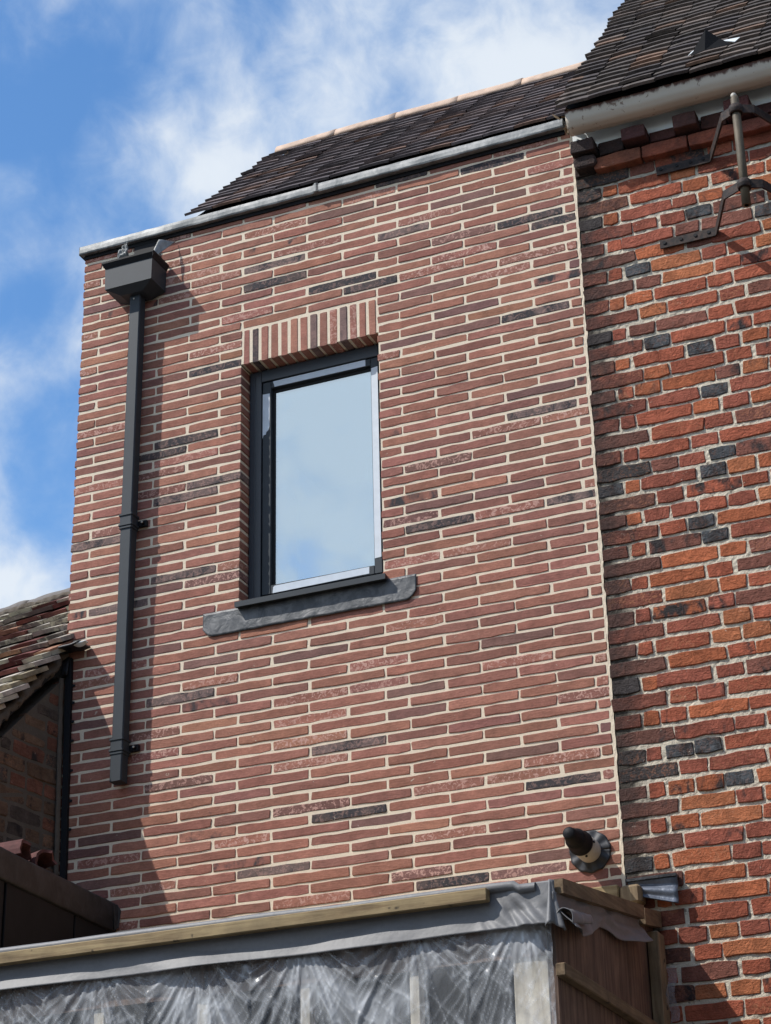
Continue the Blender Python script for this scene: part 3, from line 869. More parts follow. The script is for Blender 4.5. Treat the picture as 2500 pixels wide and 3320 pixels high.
# ================================================================ neighbouring house on the left
ang = Vector((-0.161, -0.987, 0)).normalized()      # gable wall runs this way towards the street
left = Vector((-0.987, 0.161, 0)).normalized()      # ridge and eaves run this way
G0 = Vector((-0.103, 0.0, -2.60))
nb = thing('neighbour_house', 'old brown brick gable under a patchy pale and red tiled roof', 'building', (-0.6, -0.6, GROUND))
PN = 1.02; qn = math.sqrt(1 + PN * PN)
SN = (Vector((-ang.x, -ang.y, PN))).normalized()
def nb_pt(t, s, z): return G0 + ang * t + left * s + Vector((0, 0, z))
mb = MB()
gv = [nb_pt(-0.004, 0.01, -6), nb_pt(2.4, 0.01, -6), nb_pt(2.4, 0.01, -2.4 * PN - 0.09), nb_pt(-0.004, 0.01, -0.085)]
gv2 = [v + left * 0.3 for v in gv]
mb.hexa([gv[0], gv[1], gv2[1], gv2[0], gv[3], gv[2], gv2[2], gv2[3]])
nwall = mb.build('wall', MAT['mortar_grey'], nb)
for r in range(0, 22):
    z = -0.16 - r * 0.0895
    t = 0.012 if r % 2 else 0.012
    first = True
    while t < 1.5:
        w = 0.275 * U(0.95, 1.04) if (R() < 0.6 and not (first and r % 2)) else 0.138
        first = False
        ztop = min(z + 0.041, -(t + w) * PN - 0.07)
        if ztop - (z - 0.038) <= 0.03 and z > -1.75:
            w2 = (-(z + 0.020) - 0.07) / PN - t
            if w2 > 0.05: w = w2; ztop = z + 0.030
        if ztop - (z - 0.038) > 0.03 and z > -1.75:
            q = R()
            c = (0.155, 0.095, 0.062) if q < 0.5 else (0.19, 0.082, 0.055) if q < 0.75 else (0.085, 0.066, 0.055)
            c = scale3(c, U(0.85, 1.25))
            def ax(v):
                p = nb_pt(v[0], 0, v[2]); return p + left * (0.01 + v[1])
            b = MB(); brick_mesh(b, t, t + w - 0.013, z - 0.040, ztop, -0.003 + U(-.004, .003), 0.05, c, (0.25 * (R() < .3), 0.25 + 0.12 * R(), R()), 0.006, 0.014, ax)
            b.f = [tuple(reversed(f)) for f in b.f]
            b.build('brick', MAT['brick_old'], nwall)
        t += w
mb = MB()
ro = Vector((-0.070, -0.04, -2.552)) - SN * 2.4
rl = [ro + left * 0.03 - Vector((0, 0, 0.03)), ro + left * 2.0 - Vector((0, 0, 0.03))]
slen = 2.4 + 0.93
top = [p + SN * slen for p in rl]
top = [top[0] + left * 0.10, top[1]]
mid0 = rl[0] + SN * 2.36
dz = Vector((0, 0, -0.05))
mb.hexa([rl[0] + dz, rl[1] + dz, rl[1] + SN * 2.36 + dz, mid0 + dz, rl[0], rl[1], rl[1] + SN * 2.36, mid0])
m2 = mid0 + left * 0.12
mb.hexa([m2 + dz, rl[1] + SN * 2.36 + dz, top[1] + dz, top[0] + dz, m2, rl[1] + SN * 2.36, top[1], top[0]])
bkv = Vector((0.161, 0.987, -1.0)) * 1.6
mb.add([top[0], top[1], top[1] + bkv, top[0] + bkv], [(0, 1, 2, 3)])
nroof = mb.build('roof', MAT['dark'], nb)
def nb_tint():
    q = R()
    c = (0.42, 0.37, 0.32) if q < 0.26 else (0.17, 0.145, 0.125) if q < 0.55 else (0.13, 0.050, 0.043) if q < 0.86 else (0.33, 0.28, 0.19) if q < 0.93 else (0.26, 0.14, 0.09)
    return scale3(c, U(0.75, 1.2)), (U(0, 1) * (q < 0.58), 0, R())
def nclip(r_, l_):
    a, b_ = r_, l_
    hi = a if a.x > b_.x else b_; lo = b_ if hi is a else a
    if hi.y > -0.03 and hi.x > -0.128: return False
    return True
def tiled_nb():
    gauge = 0.108; tw = 0.19
    N = left.cross(SN).normalized()
    if N.z < 0: N = -N
    for r in range(0, 30):
        s0 = r * gauge
        p = ro + SN * s0
        a = 0.0 + U(-.012, .012)
        # above the wall line the tiles are cut against the new wall
        if p.y > -0.05: a = max(a, (p.x + 0.130) / 0.987 + U(0, .006))
        first = True
        while a < 1.5:
            w = tw * (U(0.35, 1.0) if first and R() < 0.7 else 1.0) * U(0.96, 1.04); first = False
            c = a + w / 2; a += w
            t0 = s0 + U(-.012, .012) + 0.016 * noise.noise(Vector((c * 2.5, r * 0.6, 2)))
            lf = 0.056 + 0.006 * noise.noise(Vector((c * 2, r * 0.5, 8))) + U(-.004, .010)
            yaw = U(-.03, .03); roll = U(-.03, .03); L = gauge * 2
            p0 = ro + left * c + SN * t0
            def fr(aa, t, n): return p0 + left * (aa + yaw * t) + SN * (t - yaw * aa) + N * (n + lf * (1 - t / L) + roll * aa)
            b = MB(); col, fx = nb_tint()
            if not (in_view(p0) or in_view(p0 + left * 0.1)) and (c > 1.0 or r < 6): continue
            tile_mesh(b, w - 0.005, L, 0.026, 0.003, col, fx, fr)
            b.build('tile', MAT['tile_pale'], nroof)
tiled_nb()
# mortar bedding under the verge
mb = MB()
def vf(u, v):
    p = ro + SN * (0.3 + 2.12 * u)
    a = 2 * math.pi * v
    d = left * (0.060 + 0.040 * math.cos(a)) + Vector((0, 0, -0.045 + 0.040 * math.sin(a)))
    q = p + d
    n = noise.noise(q * 13) * 0.030 + noise.noise(q * 32) * 0.014
    return q + left * n + Vector((0, 0, n))
mb.grid(vf, 110, 12)
mb.build('verge_mortar', MAT['mortar_grey'], nb)
b = MB()
for k in range(4):
    def rf(u, v, k=k):
        p = ro + SN * (2.4 + 0.965) + left * (0.14 + k * 0.40 + u * 0.39)
        a = math.radians(-80 + 160 * v)
        q = p + Vector((0.161, 0.987, 0)) * (0.10 * math.sin(a) + 0.05) + Vector((0, 0, -0.02 + 0.10 * math.cos(a)))
        n = noise.noise(q * 9) * 0.012
        return q + Vector((0, 0, n))
    b = MB(); b.grid(rf, 10, 10); b.build('ridge_tile', MAT['ridge_grey'], nroof, solid=0.016)
b = MB()
def rm_(u, v):
    p = ro + SN * (2.4 + 0.90) + left * (0.13 + u * 1.55) + Vector((0, -.02, .035))
    a = 2 * math.pi * v
    q = p + Vector((0, -0.02 * math.cos(a), 0.028 * math.sin(a)))
    return q + Vector((0, -1, 0.3)) * (noise.noise(q * 22) * 0.018)
b.grid(rm_, 120, 8); b.build('ridge_mortar', MAT['mortar_grey'], nroof)

# ================================================================ black clad flat roof box below the gable
cl = thing('clad_roof_box', 'black clad flat roof box with streaked lead coping at the wall foot', 'dormer', (-0.2, -1.2, GROUND))
mb = MB(); mb.box((-0.9, -1.42, GROUND), (0.232, -0.008, -4.06)); mb.build('core', MAT['clad_black'], cl)
def cop(u, v):
    pr = [(0.10, -4.03), (0.225, -4.004), (0.256, -4.003), (0.262, -4.02), (0.258, -4.12), (0.256, -4.150), (0.238, -4.152)]
    t = v * 6; i = min(int(t), 5); f = t - i
    y = -1.42 + 1.415 * u
    return (pr[i][0] * (1 - f) + pr[i + 1][0] * f + 0.003 * noise.noise(Vector((y * 6, v * 3, 1))), y, pr[i][1] * (1 - f) + pr[i + 1][1] * f + 0.004 * noise.noise(Vector((y * 4, 0, 2))) - 0.02 * u)
mb = MB(); mb.grid(cop, 90, 14); mb.build('coping', MAT['lead_coping'], cl, solid=0.004)
for a, b_ in ((-1.42, -1.038), (-1.022, -0.402), (-0.386, -0.012)):
    mb = MB(); mb.bbox((0.232, a, -5.2), (0.244 + U(0, .004), b_, -4.14), 0.003); mb.build('panel', MAT['clad_black'], cl)
mb = MB()
mb.add([(0.262, -0.03, -4.165), (0.275, -0.008, -4.15), (0.285, -0.006, -4.06), (0.27, -0.02, -4.03), (0.262, -0.05, -4.04)], [(0, 1, 2, 3, 4)])
mb.build('coping_end', MAT['lead_black'], cl, solid=0.006)

# broken red tiles lying behind the coping
for k, (c, yawd, tiltd, r_, lab) in enumerate(((Vector((0.02, -0.80, -3.985)), 0.25, 0.10, 0.085, 'broken red ridge tile lying arched on the black box, nearer the street'),
                                (Vector((0.04, -0.57, -3.99)), -0.15, 0.32, 0.080, 'broken red ridge tile tipped up on the black box, nearer the brick corner'))):
    mb = MB(); rot = Matrix.Rotation(yawd, 4, 'Z') @ Matrix.Rotation(tiltd, 4, 'X') @ Matrix.Rotation(-0.10, 4, 'Y')
    def bt(u, v, rot=rot, c=c, r_=r_):
        a = math.radians(-82 + 164 * v)
        ln = 0.15 + 0.03 * noise.noise(Vector((v * 5, k * 3.0, 2)))
        return c + (rot @ Vector(((u - 0.3) * ln * 1.6, r_ * math.sin(a), r_ * 1.1 * math.cos(a))))
    mb.grid(bt, 5, 10, smooth=False)
    o = mb.build('broken_tile', MAT['red_tile'], None, solid=0.016); tag(o, lab, 'roof tile', 'broken tiles on the black box')

# ================================================================ corner flashing and lead scrap
cf = thing('corner_flashing', 'narrow black upright flashing strip in the corner beside the brown gable', 'flashing', (-0.08, -0.02, -3.85))
mb = MB()
for i in range(24):
    z0 = -2.60 - i * 0.053; z1 = z0 - 0.053
    j0 = 0.003 * noise.noise(Vector((0, 0, z0 * 9))); j1 = 0.003 * noise.noise(Vector((0, 0, z1 * 9)))
    t0 = 0.026 * (i / 24); t1 = 0.026 * ((i + 1) / 24)
    mb.hexa([(-0.104 + t1 + j1, -0.030, z1), (-0.070 + t1 + j1, -0.026, z1), (-0.070 + t1 + j1, -0.007, z1), (-0.104 + t1 + j1, -0.006, z1), (-0.104 + t0 + j0, -0.030, z0), (-0.070 + t0 + j0, -0.026, z0), (-0.070 + t0 + j0, -0.007, z0), (-0.104 + t0 + j0, -0.006, z0)])
mb.build('strip', MAT['black'], cf)
for z in (-2.76, -2.86, -2.97, -3.08, -3.25, -3.42, -3.58):
    mb = MB(); x0 = -0.072 + 0.026 * (-(z + 2.6) / 1.27)
    mb.hexa([(x0, -0.014, z - .010), (x0 + .018, -0.010, z - .006), (x0 + .018, -0.007, z - .006), (x0, -0.007, z - .010), (x0, -0.014, z + .008), (x0 + .018, -0.010, z + .005), (x0 + .018, -0.007, z + .005), (x0, -0.007, z + .008)])
    mb.build('fixing_lug', MAT['black'], cf)
mb = MB()
def fil(u, v):
    z = -2.72 - 1.12 * u
    p = Vector((-0.112 + 0.028 * u - 0.014 * v, -0.034 - 0.022 * v, z))
    return p + Vector((0.004 * noise.noise(p * 20), 0, 0))
mb.grid(fil, 40, 3); mb.build('mortar_fillet', MAT['mortar_grey'], cf, solid=0.012)

ls = thing('lead_scrap', 'torn black lead sheet with a white curled end at the gable top', 'flashing', (-0.06, -0.08, -2.56))
mb = MB()
def lsf(u, v):
    x = -0.20 + 0.235 * u; y = -0.13 + 0.125 * v
    return (x, y, -2.585 + 0.032 * u + 0.03 * v * (1 - u) + 0.014 * noise.noise(Vector((x * 14, y * 14, 3))) - 0.012 * u * (1 - v))
mb.grid(lsf, 16, 8); mb.build('sheet', MAT['lead_black'], ls, solid=0.012)
mb = MB()
def lsw(u, v):
    a = math.pi * u
    return (-0.010 + 0.085 * u, -0.128 + 0.03 * v, -2.566 - 0.016 * math.sin(a) * v + 0.006 * u)
mb.grid(lsw, 10, 4); mb.build('curled_end', MAT['fascia'], ls, solid=0.004)
mb = MB()
mb.grid(lambda u, v: (-0.12 + 0.04 * u, -0.03 - 0.02 * v, -2.60 - 0.11 * v + 0.004 * u), 4, 4); mb.build('hanging_flap', MAT['lead_black'], ls, solid=0.006)

# ================================================================ rainwater downpipe
dp = thing('downpipe', 'square anthracite downpipe with a box hopper on the new wall', 'downpipe', (0.29, -0.065, -3.4))
mb = MB()
hx0, hx1, hy = 0.134, 0.443, -0.180
mb.hexa([(hx0, hy, -0.368), (hx1, hy, -0.368), (hx1, -0.006, -0.368), (hx0, -0.006, -0.368), (hx0 - .003, hy, -0.225), (hx1 + .003, hy, -0.225), (hx1 + .003, -0.006, -0.225), (hx0 - .003, -0.006, -0.225)])
mb.hexa([(0.215, -0.130, -0.402), (0.362, -0.130, -0.402), (0.362, -0.014, -0.402), (0.215, -0.014, -0.402), (hx0 + .002, hy + .002, -0.3685), (hx1 - .002, hy + .002, -0.3685), (hx1 - .002, -0.008, -0.3685), (hx0 + .002, -0.008, -0.3685)])
hop = mb.build('hopper', MAT['anthracite'], dp)
mb = MB()
q = 0.019
for A4, B4 in ((((hx0 - .003, hy - .001), (hx1 + .003, hy - .001)), ((hx0 - q, hy - q), (hx1 + q, hy - q))),
               (((hx1 + .004, hy), (hx1 + .004, -.006)), ((hx1 + q, hy - q), (hx1 + q, -.006))),
               (((hx0 - .004, -.006), (hx0 - .004, hy)), ((hx0 - q, -.006), (hx0 - q, hy - q)))):
    # cornice-like rim leaning outwards, with a small upright lip
    (p0, p1), (p2, p3) = A4, B4
    mb.add([(*p0, -.228), (*p1, -.228), (*p3, -.198), (*p2, -.198), (*p3, -.186), (*p2, -.186), (*p1, -.186), (*p0, -.186)], [(0, 1, 2, 3), (3, 2, 4, 5), (5, 4, 6, 7)])
mb.build('rim', MAT['black'], hop)
mb = MB()
def pseg(z0, z1, x0a, x1a, w=0.070, y0=-0.100, y1=-0.030, g=0.0):
    r = 0.006
    rings = []
    for z, xa in ((z0, x0a), (z1, x1a)):
        X0, X1, Y0, Y1 = xa - g, xa + w + g, y0 - g, y1 + g
        rings += [(X0 + r, Y0, z), (X1 - r, Y0, z), (X1, Y0 + r, z), (X1, Y1 - r, z), (X1 - r, Y1, z), (X0 + r, Y1, z), (X0, Y1 - r, z), (X0, Y0 + r, z)]
    fs = [tuple(range(7, -1, -1)), tuple(range(8, 16))] + [(i, (i + 1) % 8, 8 + (i + 1) % 8, 8 + i) for i in range(8)]
    return rings, fs
mb.add(*pseg(-3.18, -0.395, 0.2455, 0.257)); mb.build('pipe', MAT['anthracite'], dp)
mb = MB(); mb.add(*pseg(-3.385, -3.181, 0.2415, 0.2435, 0.072, -.102, -.030)); mb.add(*pseg(-3.3845, -3.3835, 0.247, 0.247, 0.060, -.096, -.036)); mb.build('shoe', MAT['anthracite'], dp)
for z, xx in ((-1.865, 0.2505), (-3.188, 0.2435)):
    mb = MB(); mb.add(*pseg(z - .036, z + .036, xx, xx, g=0.004))
    co = mb.build('collar', MAT['anthracite'], dp)
    for dz_, g_ in ((.036, .009), (-.026, .010), (-.042, .006)):
        mb = MB(); mb.add(*pseg(z + dz_ - .0055, z + dz_ + .0055, xx, xx, g=g_)); mb.build('bead', MAT['anthracite'], co)
    mb = MB(); mb.box((xx + .06, -0.028, z - .018), (xx + .125, -.006, z + .016)); mb.tube([(xx + .105, -.006, z), (xx + .105, -.04, z)], .010, 10); mb.build('lug', MAT['black'], co)
    mb = MB(); mb.tube([(xx + .105, -.0405, z), (xx + .105, -.046, z)], .006, 8); mb.build('bolt', MAT['white_pipe'], co)
mb = MB(); mb.tube([(0.287, -0.1005, -0.425), (0.287, -0.105, -0.425)], 0.005, 8); mb.build('screw', MAT['white_pipe'], dp)
# lead chute from the gutter into the hopper; its black carries the coping's shade
ch = thing('lead_chute', 'lead outlet chute coloured black for shade, with two pale lead tongues above the hopper', 'flashing', (0.3, -0.05, -0.2))
mb = MB(); mb.box((0.225, -0.012, -0.185), (0.400, -0.004, 0.026)); mb.build('chute', MAT['black'], ch)
mb = MB(); mb.tube([(0.225, -0.125, -0.178), (0.375, -0.125, -0.172), (0.382, -0.120, -0.186)], 0.0035, 6); mb.build('wire', MAT['lead_dark'], ch)
mb = MB()
def tong(u, v):
    x = 0.155 + 0.085 * u + 0.012 * v; z = -0.165 + 0.105 * v + 0.015 * u
    y = -0.035 - 0.05 * v * u + 0.022 * noise.noise(Vector((u * 5, v * 5, 1)))
    return (x, y - 0.06, z)
mb.grid(tong, 12, 12); mb.build('crumpled_tongue', MAT['lead'], ch, solid=0.004)
mb = MB()
mb.grid(lambda u, v: (0.398 + 0.028 * u * (1 + 1.4 * v) + 0.042 * v, -0.120 + 0.085 * v * u + 0.02 * v - 0.004 * math.sin(u * 6), -0.180 + 0.125 * v + 0.016 * u * v), 8, 8)
mb.build('bent_tongue', MAT['lead'], ch, solid=0.004)

# ================================================================ flue
fl = thing('flue_terminal', 'black and white boiler flue terminal with round rubber wall plate', 'flue', (2.833, -0.01, -4.09))
def lathe(mb, c, prof, n=28, dirv=(0, -1, 0), **k):
    d = Vector(dirv).normalized(); a = Vector((1, 0, 0)); a = (a - d * a.dot(d)).normalized(); b = d.cross(a)
    vs = []
    for (h, r) in prof:
        for q in range(n):
            t = 2 * math.pi * q / n
            vs.append(Vector(c) + d * h + (a * math.cos(t) + b * math.sin(t)) * r)
    fs = [(i * n + q, i * n + (q + 1) % n, (i + 1) * n + (q + 1) % n, (i + 1) * n + q) for i in range(len(prof) - 1) for q in range(n)]
    k.setdefault('smooth', True)
    mb.add(vs, fs, **k)
FC = (2.833, -0.004, -4.09); FD = (0.0, -1, 0.015)
mb = MB()
def wav(u, v):
    a = 2 * math.pi * u; r = 0.004 + 0.098 * v
    r2 = r * (1 + 0.02 * math.sin(a * 11) * v)
    h = 0.030 * (1 - v) ** 1.6 + 0.004 + 0.004 * math.sin(a * 9) * v
    return (FC[0] + r2 * math.cos(a), FC[1] - h, FC[2] + r2 * math.sin(a))
mb.grid(wav, 60, 10); mb.build('wall_plate', MAT['grey_rubber'], fl, solid=0.006)
mb = MB(); lathe(mb, FC, [(0.02, 0.058), (0.150, 0.058), (0.151, 0.05)], dirv=FD); mb.build('sleeve', MAT['white_pipe'], fl)
mb = MB(); lathe(mb, FC, [(0.145, 0.055), (0.146, 0.0605), (0.159, 0.0605), (0.162, 0.056), (0.222, 0.052), (0.238, 0.046), (0.242, 0.0395), (0.275, 0.0385), (0.283, 0.034), (0.322, 0.030), (0.328, 0.022), (0.330, 0.0005)], dirv=FD); mb.build('cap', MAT['black'], fl)
for a in (0.1, -1.25):
    mb = MB(); mb.tube([Vector(FC) + Vector((0.058 * math.cos(a), -0.132, 0.058 * math.sin(a))), Vector(FC) + Vector((0.064 * math.cos(a), -0.132, 0.064 * math.sin(a)))], 0.006, 8)
    mb.build('screw', MAT['black'], fl)

# ================================================================ iron bracket on the old wall
ib = thing('iron_bracket', 'rusty wrought iron sign bracket with upright pole on the old brick wall', 'bracket', (3.99, -0.02, -0.7))
for z, x0, x1, xo, yo in ((-0.400, 3.452, 3.745, 3.905, -0.350), (-0.862, 3.435, 3.735, 3.868, -0.330)):
    cx = 3.985
    xr = 2 * cx - x1
    mb = MB()
    mb.strap([(x0, -0.018, z), (x1, -0.018, z), (x1 + .012, -0.030, z), (xo, yo, z), (cx - 0.028, -0.378, z)], 0.050, 0.009)
    mb.strap([(cx + 0.028, -0.378, z), (cx + 0.085, -0.350, z), (xr - 0.01, -0.030, z), (xr, -0.018, z), (xr + (x1 - x0), -0.018, z)], 0.050, 0.009)
    st = mb.build('strap', MAT['iron'], ib)
    for t in (0.12, 0.42, 0.68, 0.92):
        b = MB(); px = x0 + (x1 - x0) * t - 0.01
        b.tube([(px, -0.0235, z + 0.004), (px, -0.0275, z + 0.004)], 0.010, 8); b.build('rivet', MAT['black'], st)
    b = MB()
    def rg(u, v, z=z):
        a = 2 * math.pi * u; q = 2 * math.pi * v
        return (cx + (0.031 + 0.007 * math.cos(q)) * math.cos(a), -0.378 + (0.031 + 0.007 * math.cos(q)) * math.sin(a), z + 0.026 * math.sin(q))
    b.grid(rg, 20, 8); b.build('ring', MAT['iron'], st)
mb = MB(); lathe(mb, (cx, -0.378, -0.985), [(0.0, 0.012), (0.0, 0.0235), (0.3, 0.0225), (0.655, 0.0225), (0.668, 0.018), (0.67, 0.0005)], 16, (0, 0, 1)); mb.build('pole', MAT['iron_pole'], ib)
mb = MB(); lathe(mb, (cx - .004, -0.378, -0.985), [(0.62, 0.0005), (0.671, 0.014), (0.682, 0.016), (0.690, 0.010), (0.692, 0.0005)], 10, (0, 0, 1)); mb.build('pole_cap', MAT['white_pipe'], ib)

# ================================================================ torn flap on the old roof
ff = thing('torn_lead_flap', 'black torn flap with white scraps sticking up from the old roof tiles', 'flashing', (3.85, -0.08, 0.25))
def orp(x, t, n): 
    o_ = Vector((x, -0.195, 0.066)) + Vector(S50) * t
    return o_ + Vector((0, -P2 / q2, 1 / q2)) * n
mb = MB()
base = [orp(3.735, .10, .05), orp(3.815, .10, .06), orp(3.955, .125, .05)]
tip = orp(3.835, .17, .155)
mb.add([base[0], base[1], tip, orp(3.90, .15, .09), base[2]], [(0, 1, 2), (1, 4, 3, 2)]); mb.build('flap', MAT['black'], ff, solid=0.006)
mb = MB(); mb.add([orp(3.905, .155, .075), orp(3.975, .135, .055), orp(4.0, .19, .06), orp(3.925, .185, .06)], [(0, 1, 2, 3)]); mb.build('white_scrap', MAT['fascia'], ff, solid=0.004)
mb = MB(); mb.add([orp(3.715, .115, .05), orp(3.735, .11, .06), orp(3.762, .14, .07), orp(3.735, .14, .06)], [(0, 1, 2, 3)]); mb.build('white_scrap', MAT['fascia'], ff, solid=0.004)

# ================================================================ timber lean-to
lt = thing('timber_lean_to', 'temporary timber lean-to wrapped in grey membrane and clear polythene', 'shelter', (1.7, -0.8, GROUND))
LX0, LX1, LY = 0.30, 3.125, -1.50
mb = MB(); mb.hexa([(LX0, LY + .01, -4.70), (3.10, LY + .01, -4.70), (3.10, -0.012, -4.475), (LX0, -0.012, -4.475), (LX0, LY + .01, -4.655), (3.10, LY + .01, -4.655), (3.10, -0.012, -4.43), (LX0, -0.012, -4.43)])
mb.build('roof_deck', MAT['timber_x'], lt)
mb = MB()
def roll(u, v):
    x = LX0 + (3.06 - LX0) * u; a = 2 * math.pi * v
    r = 0.020 + 0.003 * noise.noise(Vector((x * 3, 0, 1)))
    zc = -4.634 + (-0.026 if u > .97 else -0.010 * u) + 0.004 * noise.noise(Vector((x * 2, 3, 1)))
    return (x, LY - 0.008 + r * math.cos(a), zc + r * math.sin(a))
mb.grid(roll, 120, 12); mb.build('membrane_roll', MAT['tarp'], lt)
mb = MB()
def flap(u, v):
    x = LX0 + (LX1 + 0.012 - LX0) * u
    z = -4.640 - (0.172 + 0.010 * noise.noise(Vector((x * 1.6, 0, 3))) + 0.012 * u) * v
    wv = 0.5 + 0.5 * math.sin(x * 4.3 + 1.2 * noise.noise(Vector((x * 1.3, 0, 0))))
    f0 = 0.42 + 0.24 * wv
    fl_ = max(0.0, (v - f0) / (1 - f0))
    y = LY - 0.006 - 0.042 * fl_ ** 1.1 * (0.6 + 0.5 * noise.noise(Vector((x * 2.3, 1, 9))) + 0.3 * wv)
    if x > 2.80:
        k = min(1.0, (x - 2.80) / 0.12)
        n = noise.noise(Vector((x * 9, z * 9, 2))) ; n2 = abs(noise.noise(Vector((x * 16 + z * 12, z * 5, 7))))
        y -= k * (0.020 * n + 0.030 * n2) * min(1, v * 2)
    y -= 0.004 * noise.noise(Vector((x * 8, z * 14, 4)))
    return (x, y, z)
mb.grid(flap, 320, 26); mb.build('membrane_flap', MAT['tarp'], lt, solid=0.003)
mb = MB(); mb.bbox((LX0, LY - 0.060, -4.703), (2.868, LY - 0.020, -4.650), 0.004); mb.build('batten', MAT['timber_x'], lt)
# right-hand side: rafter, torn membrane, board, rail, post
mb = MB(); mb.hexa([(3.128, -1.490, -4.694), (3.168, -1.490, -4.694), (3.168, -0.335, -4.530), (3.128, -0.335, -4.530), (3.128, -1.490, -4.634), (3.168, -1.490, -4.634), (3.168, -0.335, -4.470), (3.128, -0.335, -4.470)]); mb.build('rafter', MAT['timber_y'], lt)
mb = MB(); mb.hexa([(3.126, -0.300, -4.545), (3.160, -0.300, -4.545), (3.160, -0.03, -4.500), (3.126, -0.03, -4.500), (3.126, -0.300, -4.470), (3.160, -0.300, -4.470), (3.160, -0.03, -4.425), (3.126, -0.03, -4.425)]); mb.build('rafter', MAT['timber_y'], lt)
mb = MB(); y0, y1 = LY + 0.03, -0.04; mb.hexa([(3.085, y0, GROUND), (3.118, y0, GROUND), (3.118, y1, GROUND), (3.085, y1, GROUND), (3.085, y0, -4.66), (3.118, y0, -4.66), (3.118, y1, -4.455), (3.085, y1, -4.455)]); mb.build('side_board', MAT['ply'], lt)
mb = MB(); mb.bbox((3.121, -0.165, GROUND), (3.175, -0.060, -4.545), 0.004); mb.build('post', MAT['timber_z'], lt)
mb = MB(); mb.bbox((3.1185, LY + 0.008, -5.022), (3.160, -0.175, -4.970), 0.004); mb.build('rail', MAT['timber_y'], lt)
mb = MB()
def side(u, v):
    y = LY - 0.03 + 1.22 * u
    zt = -4.690 + 0.142 * (y - LY)
    hem = 0.155 - 0.06 * u + 0.022 * math.sin(u * 9) + 0.03 * noise.noise(Vector((u * 5, 0, 2)))
    z = zt - hem * v
    fl_ = max(0, (v - 0.35) / 0.65)
    x = 3.136 + 0.050 * fl_ * (0.55 + 0.6 * math.sin(u * 7.5 + 0.6)) + 0.014 * noise.noise(Vector((u * 9, v * 3, 5)))
    if u < 0.25: x += 0.05 * (0.25 - u) * 4 * fl_ * (1 - (u / 0.25))
    return (max(x, 3.124), y, z)
mb.grid(side, 90, 20); mb.build('torn_membrane', MAT['tarp'], lt, solid=0.003)
mb = MB()
def fold(u, v):
    a = math.radians(200 * v - 30)
    y = LY - 0.035 + 0.30 * u
    rr = 0.044 * (1 - 0.35 * u) + 0.005 * noise.noise(Vector((u * 6, v * 4, 6)))
    return (3.178 + rr * math.cos(a) * 0.9, y, -4.812 + 0.06 * u + rr * math.sin(a))
mb.grid(fold, 24, 14); mb.build('rolled_fold', MAT['tarp'], lt, solid=0.003)
# gathered corner
mb = MB()
def corner(u, v):
    a = math.radians(-100 + 110 * u)
    rr = 0.012 + 0.050 * v ** 1.3 + 0.012 * math.sin(u * 11) * v
    return (3.120 + rr * math.cos(a) * 0.9, LY - 0.006 + rr * math.sin(a), -4.640 - 0.200 * v + 0.012 * math.sin(u * 6) * v)
mb.grid(corner, 24, 14); mb.build('gathered_corner', MAT['tarp'], lt, solid=0.003)
# polythene over studs
for x0, x1 in ((0.52, 0.57), (1.020, 1.072), (1.520, 1.572), (2.000, 2.045), (2.488, 2.532), (2.935, 3.082)):
    mb = MB(); mb.bbox((x0, LY + 0.03, GROUND), (x1, LY + 0.08, -4.70), 0.003); mb.build('stud', MAT['stud'], lt)
mb = MB(); mb.bbox((LX0, LY + 0.02, -4.93), (3.08, LY + 0.028, -4.80), 0.002); mb.build('head_board', MAT['ply'], lt)
mb = MB()
GAT = [0.55, 1.046, 1.546, 2.022, 2.510, 3.0]       # the film is gathered where it is stapled to the stud heads
def ridged(a_, b_, c_):
    return max(0.0, 1 - 2.6 * abs(noise.noise(Vector((a_, b_, c_)))))
def film_at(x, z):
    k = min(range(len(GAT)), key=lambda i: abs(GAT[i] - x)); dx = x - GAT[k]; dz = -4.74 - z
    r = math.hypot(dx, dz); ph = math.atan2(dx, dz + 0.02)
    sag = 0.35 * math.sin(x * 7 + 2)
    f1 = ridged(ph * 4.6 + sag * dz, r * 1.6, k * 7.3) ** 2
    f2 = ridged(ph * 10 - x * 2, r * 3.0, k * 3.1 + 20) ** 3
    c1 = ridged(x * 9 + z * 7, z * 2.2 - x * 1.2, 40.0) ** 4
    c2 = ridged(x * 20 - z * 14, z * 4 + x * 2.5, 60.0) ** 5
    h = 0.011 * f1 * min(1, r * 5) + 0.004 * f2 + 0.005 * c1 + 0.002 * c2
    blot = max(0.0, noise.noise(Vector((x * 3.2, z * 3.5, 80.0))))  # brighter patches put reflected light into the film's opacity
    al = 0.13 + 0.07 * f1 * f1 + 0.22 * f2 * f2 + 0.10 * c1 + 0.20 * c2 + 0.58 * blot
    return h, min(0.85, al)
nu, nv = 420, 96
vs, fxs = [], []
for j in range(nv + 1):
    for i in range(nu + 1):
        x = LX0 + (3.115 - LX0) * i / nu; z = -4.78 - 0.60 * j / nv
        h, al = film_at(x, z)
        vs.append((x, LY - 0.002 - h, z)); fxs.append((al, 0, 0))
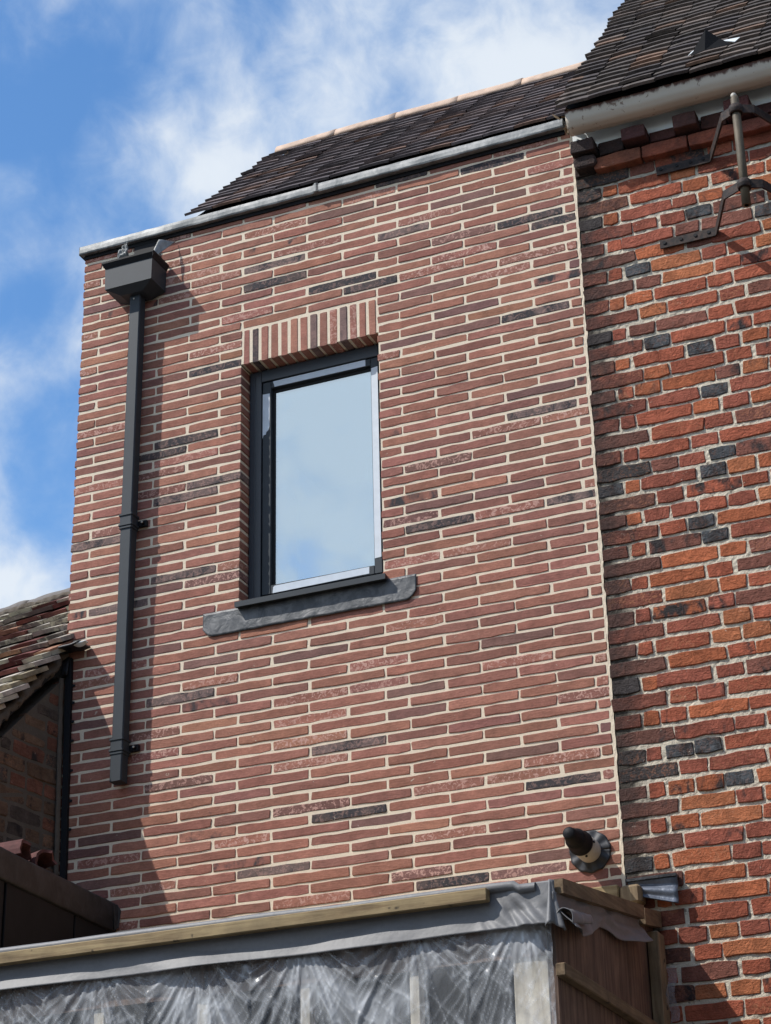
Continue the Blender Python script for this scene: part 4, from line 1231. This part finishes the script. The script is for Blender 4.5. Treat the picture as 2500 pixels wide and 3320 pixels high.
mb.add(vs, [(j * (nu + 1) + i, j * (nu + 1) + i + 1, (j + 1) * (nu + 1) + i + 1, (j + 1) * (nu + 1) + i) for j in range(nv) for i in range(nu)], smooth=True)
mb.x = fxs
mb.build('polythene_sheet', MAT['film'], lt)
mb = MB(); mb.box((LX0, LY + 0.6, GROUND), (3.08, LY + 0.64, -4.72)); mb.build('inner_board', MAT['clad_black'], lt)
mb = MB(); mb.box((LX0, LY + 0.03, GROUND), (LX0 + 0.03, -0.04, -4.72)); mb.build('side_board', MAT['ply'], lt)
# polythene scrap by the wall
mb = MB(); mb.grid(lambda u, v: (3.18 + 0.05 * u + 0.01 * math.sin(v * 9), -0.10 - 0.03 * u, -4.70 - 0.25 * v), 6, 12, fx=(0.3, 0, 0)); mb.build('polythene_scrap', MAT['film'], lt)

# offcuts and the flashing panel where the lean-to meets the wall
mb = MB(); mb.bbox((2.842, -0.105, -4.415), (2.985, -0.010, -4.290), 0.006); o = mb.build('timber_offcut', MAT['timber_x']); tag(o, 'yellowish timber offcut on the lean-to roof under the flue', 'timber', 'offcuts on the lean-to roof')
mb = MB(); mb.bbox((2.992, -0.110, -4.390), (3.090, -0.014, -4.300), 0.012); o = mb.build('timber_offcut', MAT['timber_z']); tag(o, 'dark timber block wedged beside the ribbed flashing panel', 'timber', 'offcuts on the lean-to roof')
fp = thing('flashing_panel', 'ribbed slate grey lead panel against the old brick wall above the lean-to', 'flashing', (3.14, -0.03, -4.33))
MAT['slate_panel'] = lead_material('blue grey lead', (0.085, 0.10, 0.13), (0.14, 0.16, 0.20), 0.45, 0.3, 10)
mb = MB()
def fpf(u, v):
    x = 3.02 + 0.236 * u
    zb = -4.335 - 0.07 * u
    z = -4.262 + (zb + 4.262) * v
    return (x, -0.045 - 0.006 * math.sin(v * 13) - 0.05 * v * 0.4, z)
mb.grid(fpf, 10, 24); mb.build('sheet', MAT['slate_panel'], fp, solid=0.006)
mb = MB(); mb.box((3.015, -0.07, -4.275), (3.255, -0.012, -4.2625)); mb.build('top_edge', MAT['lead_black'], fp)
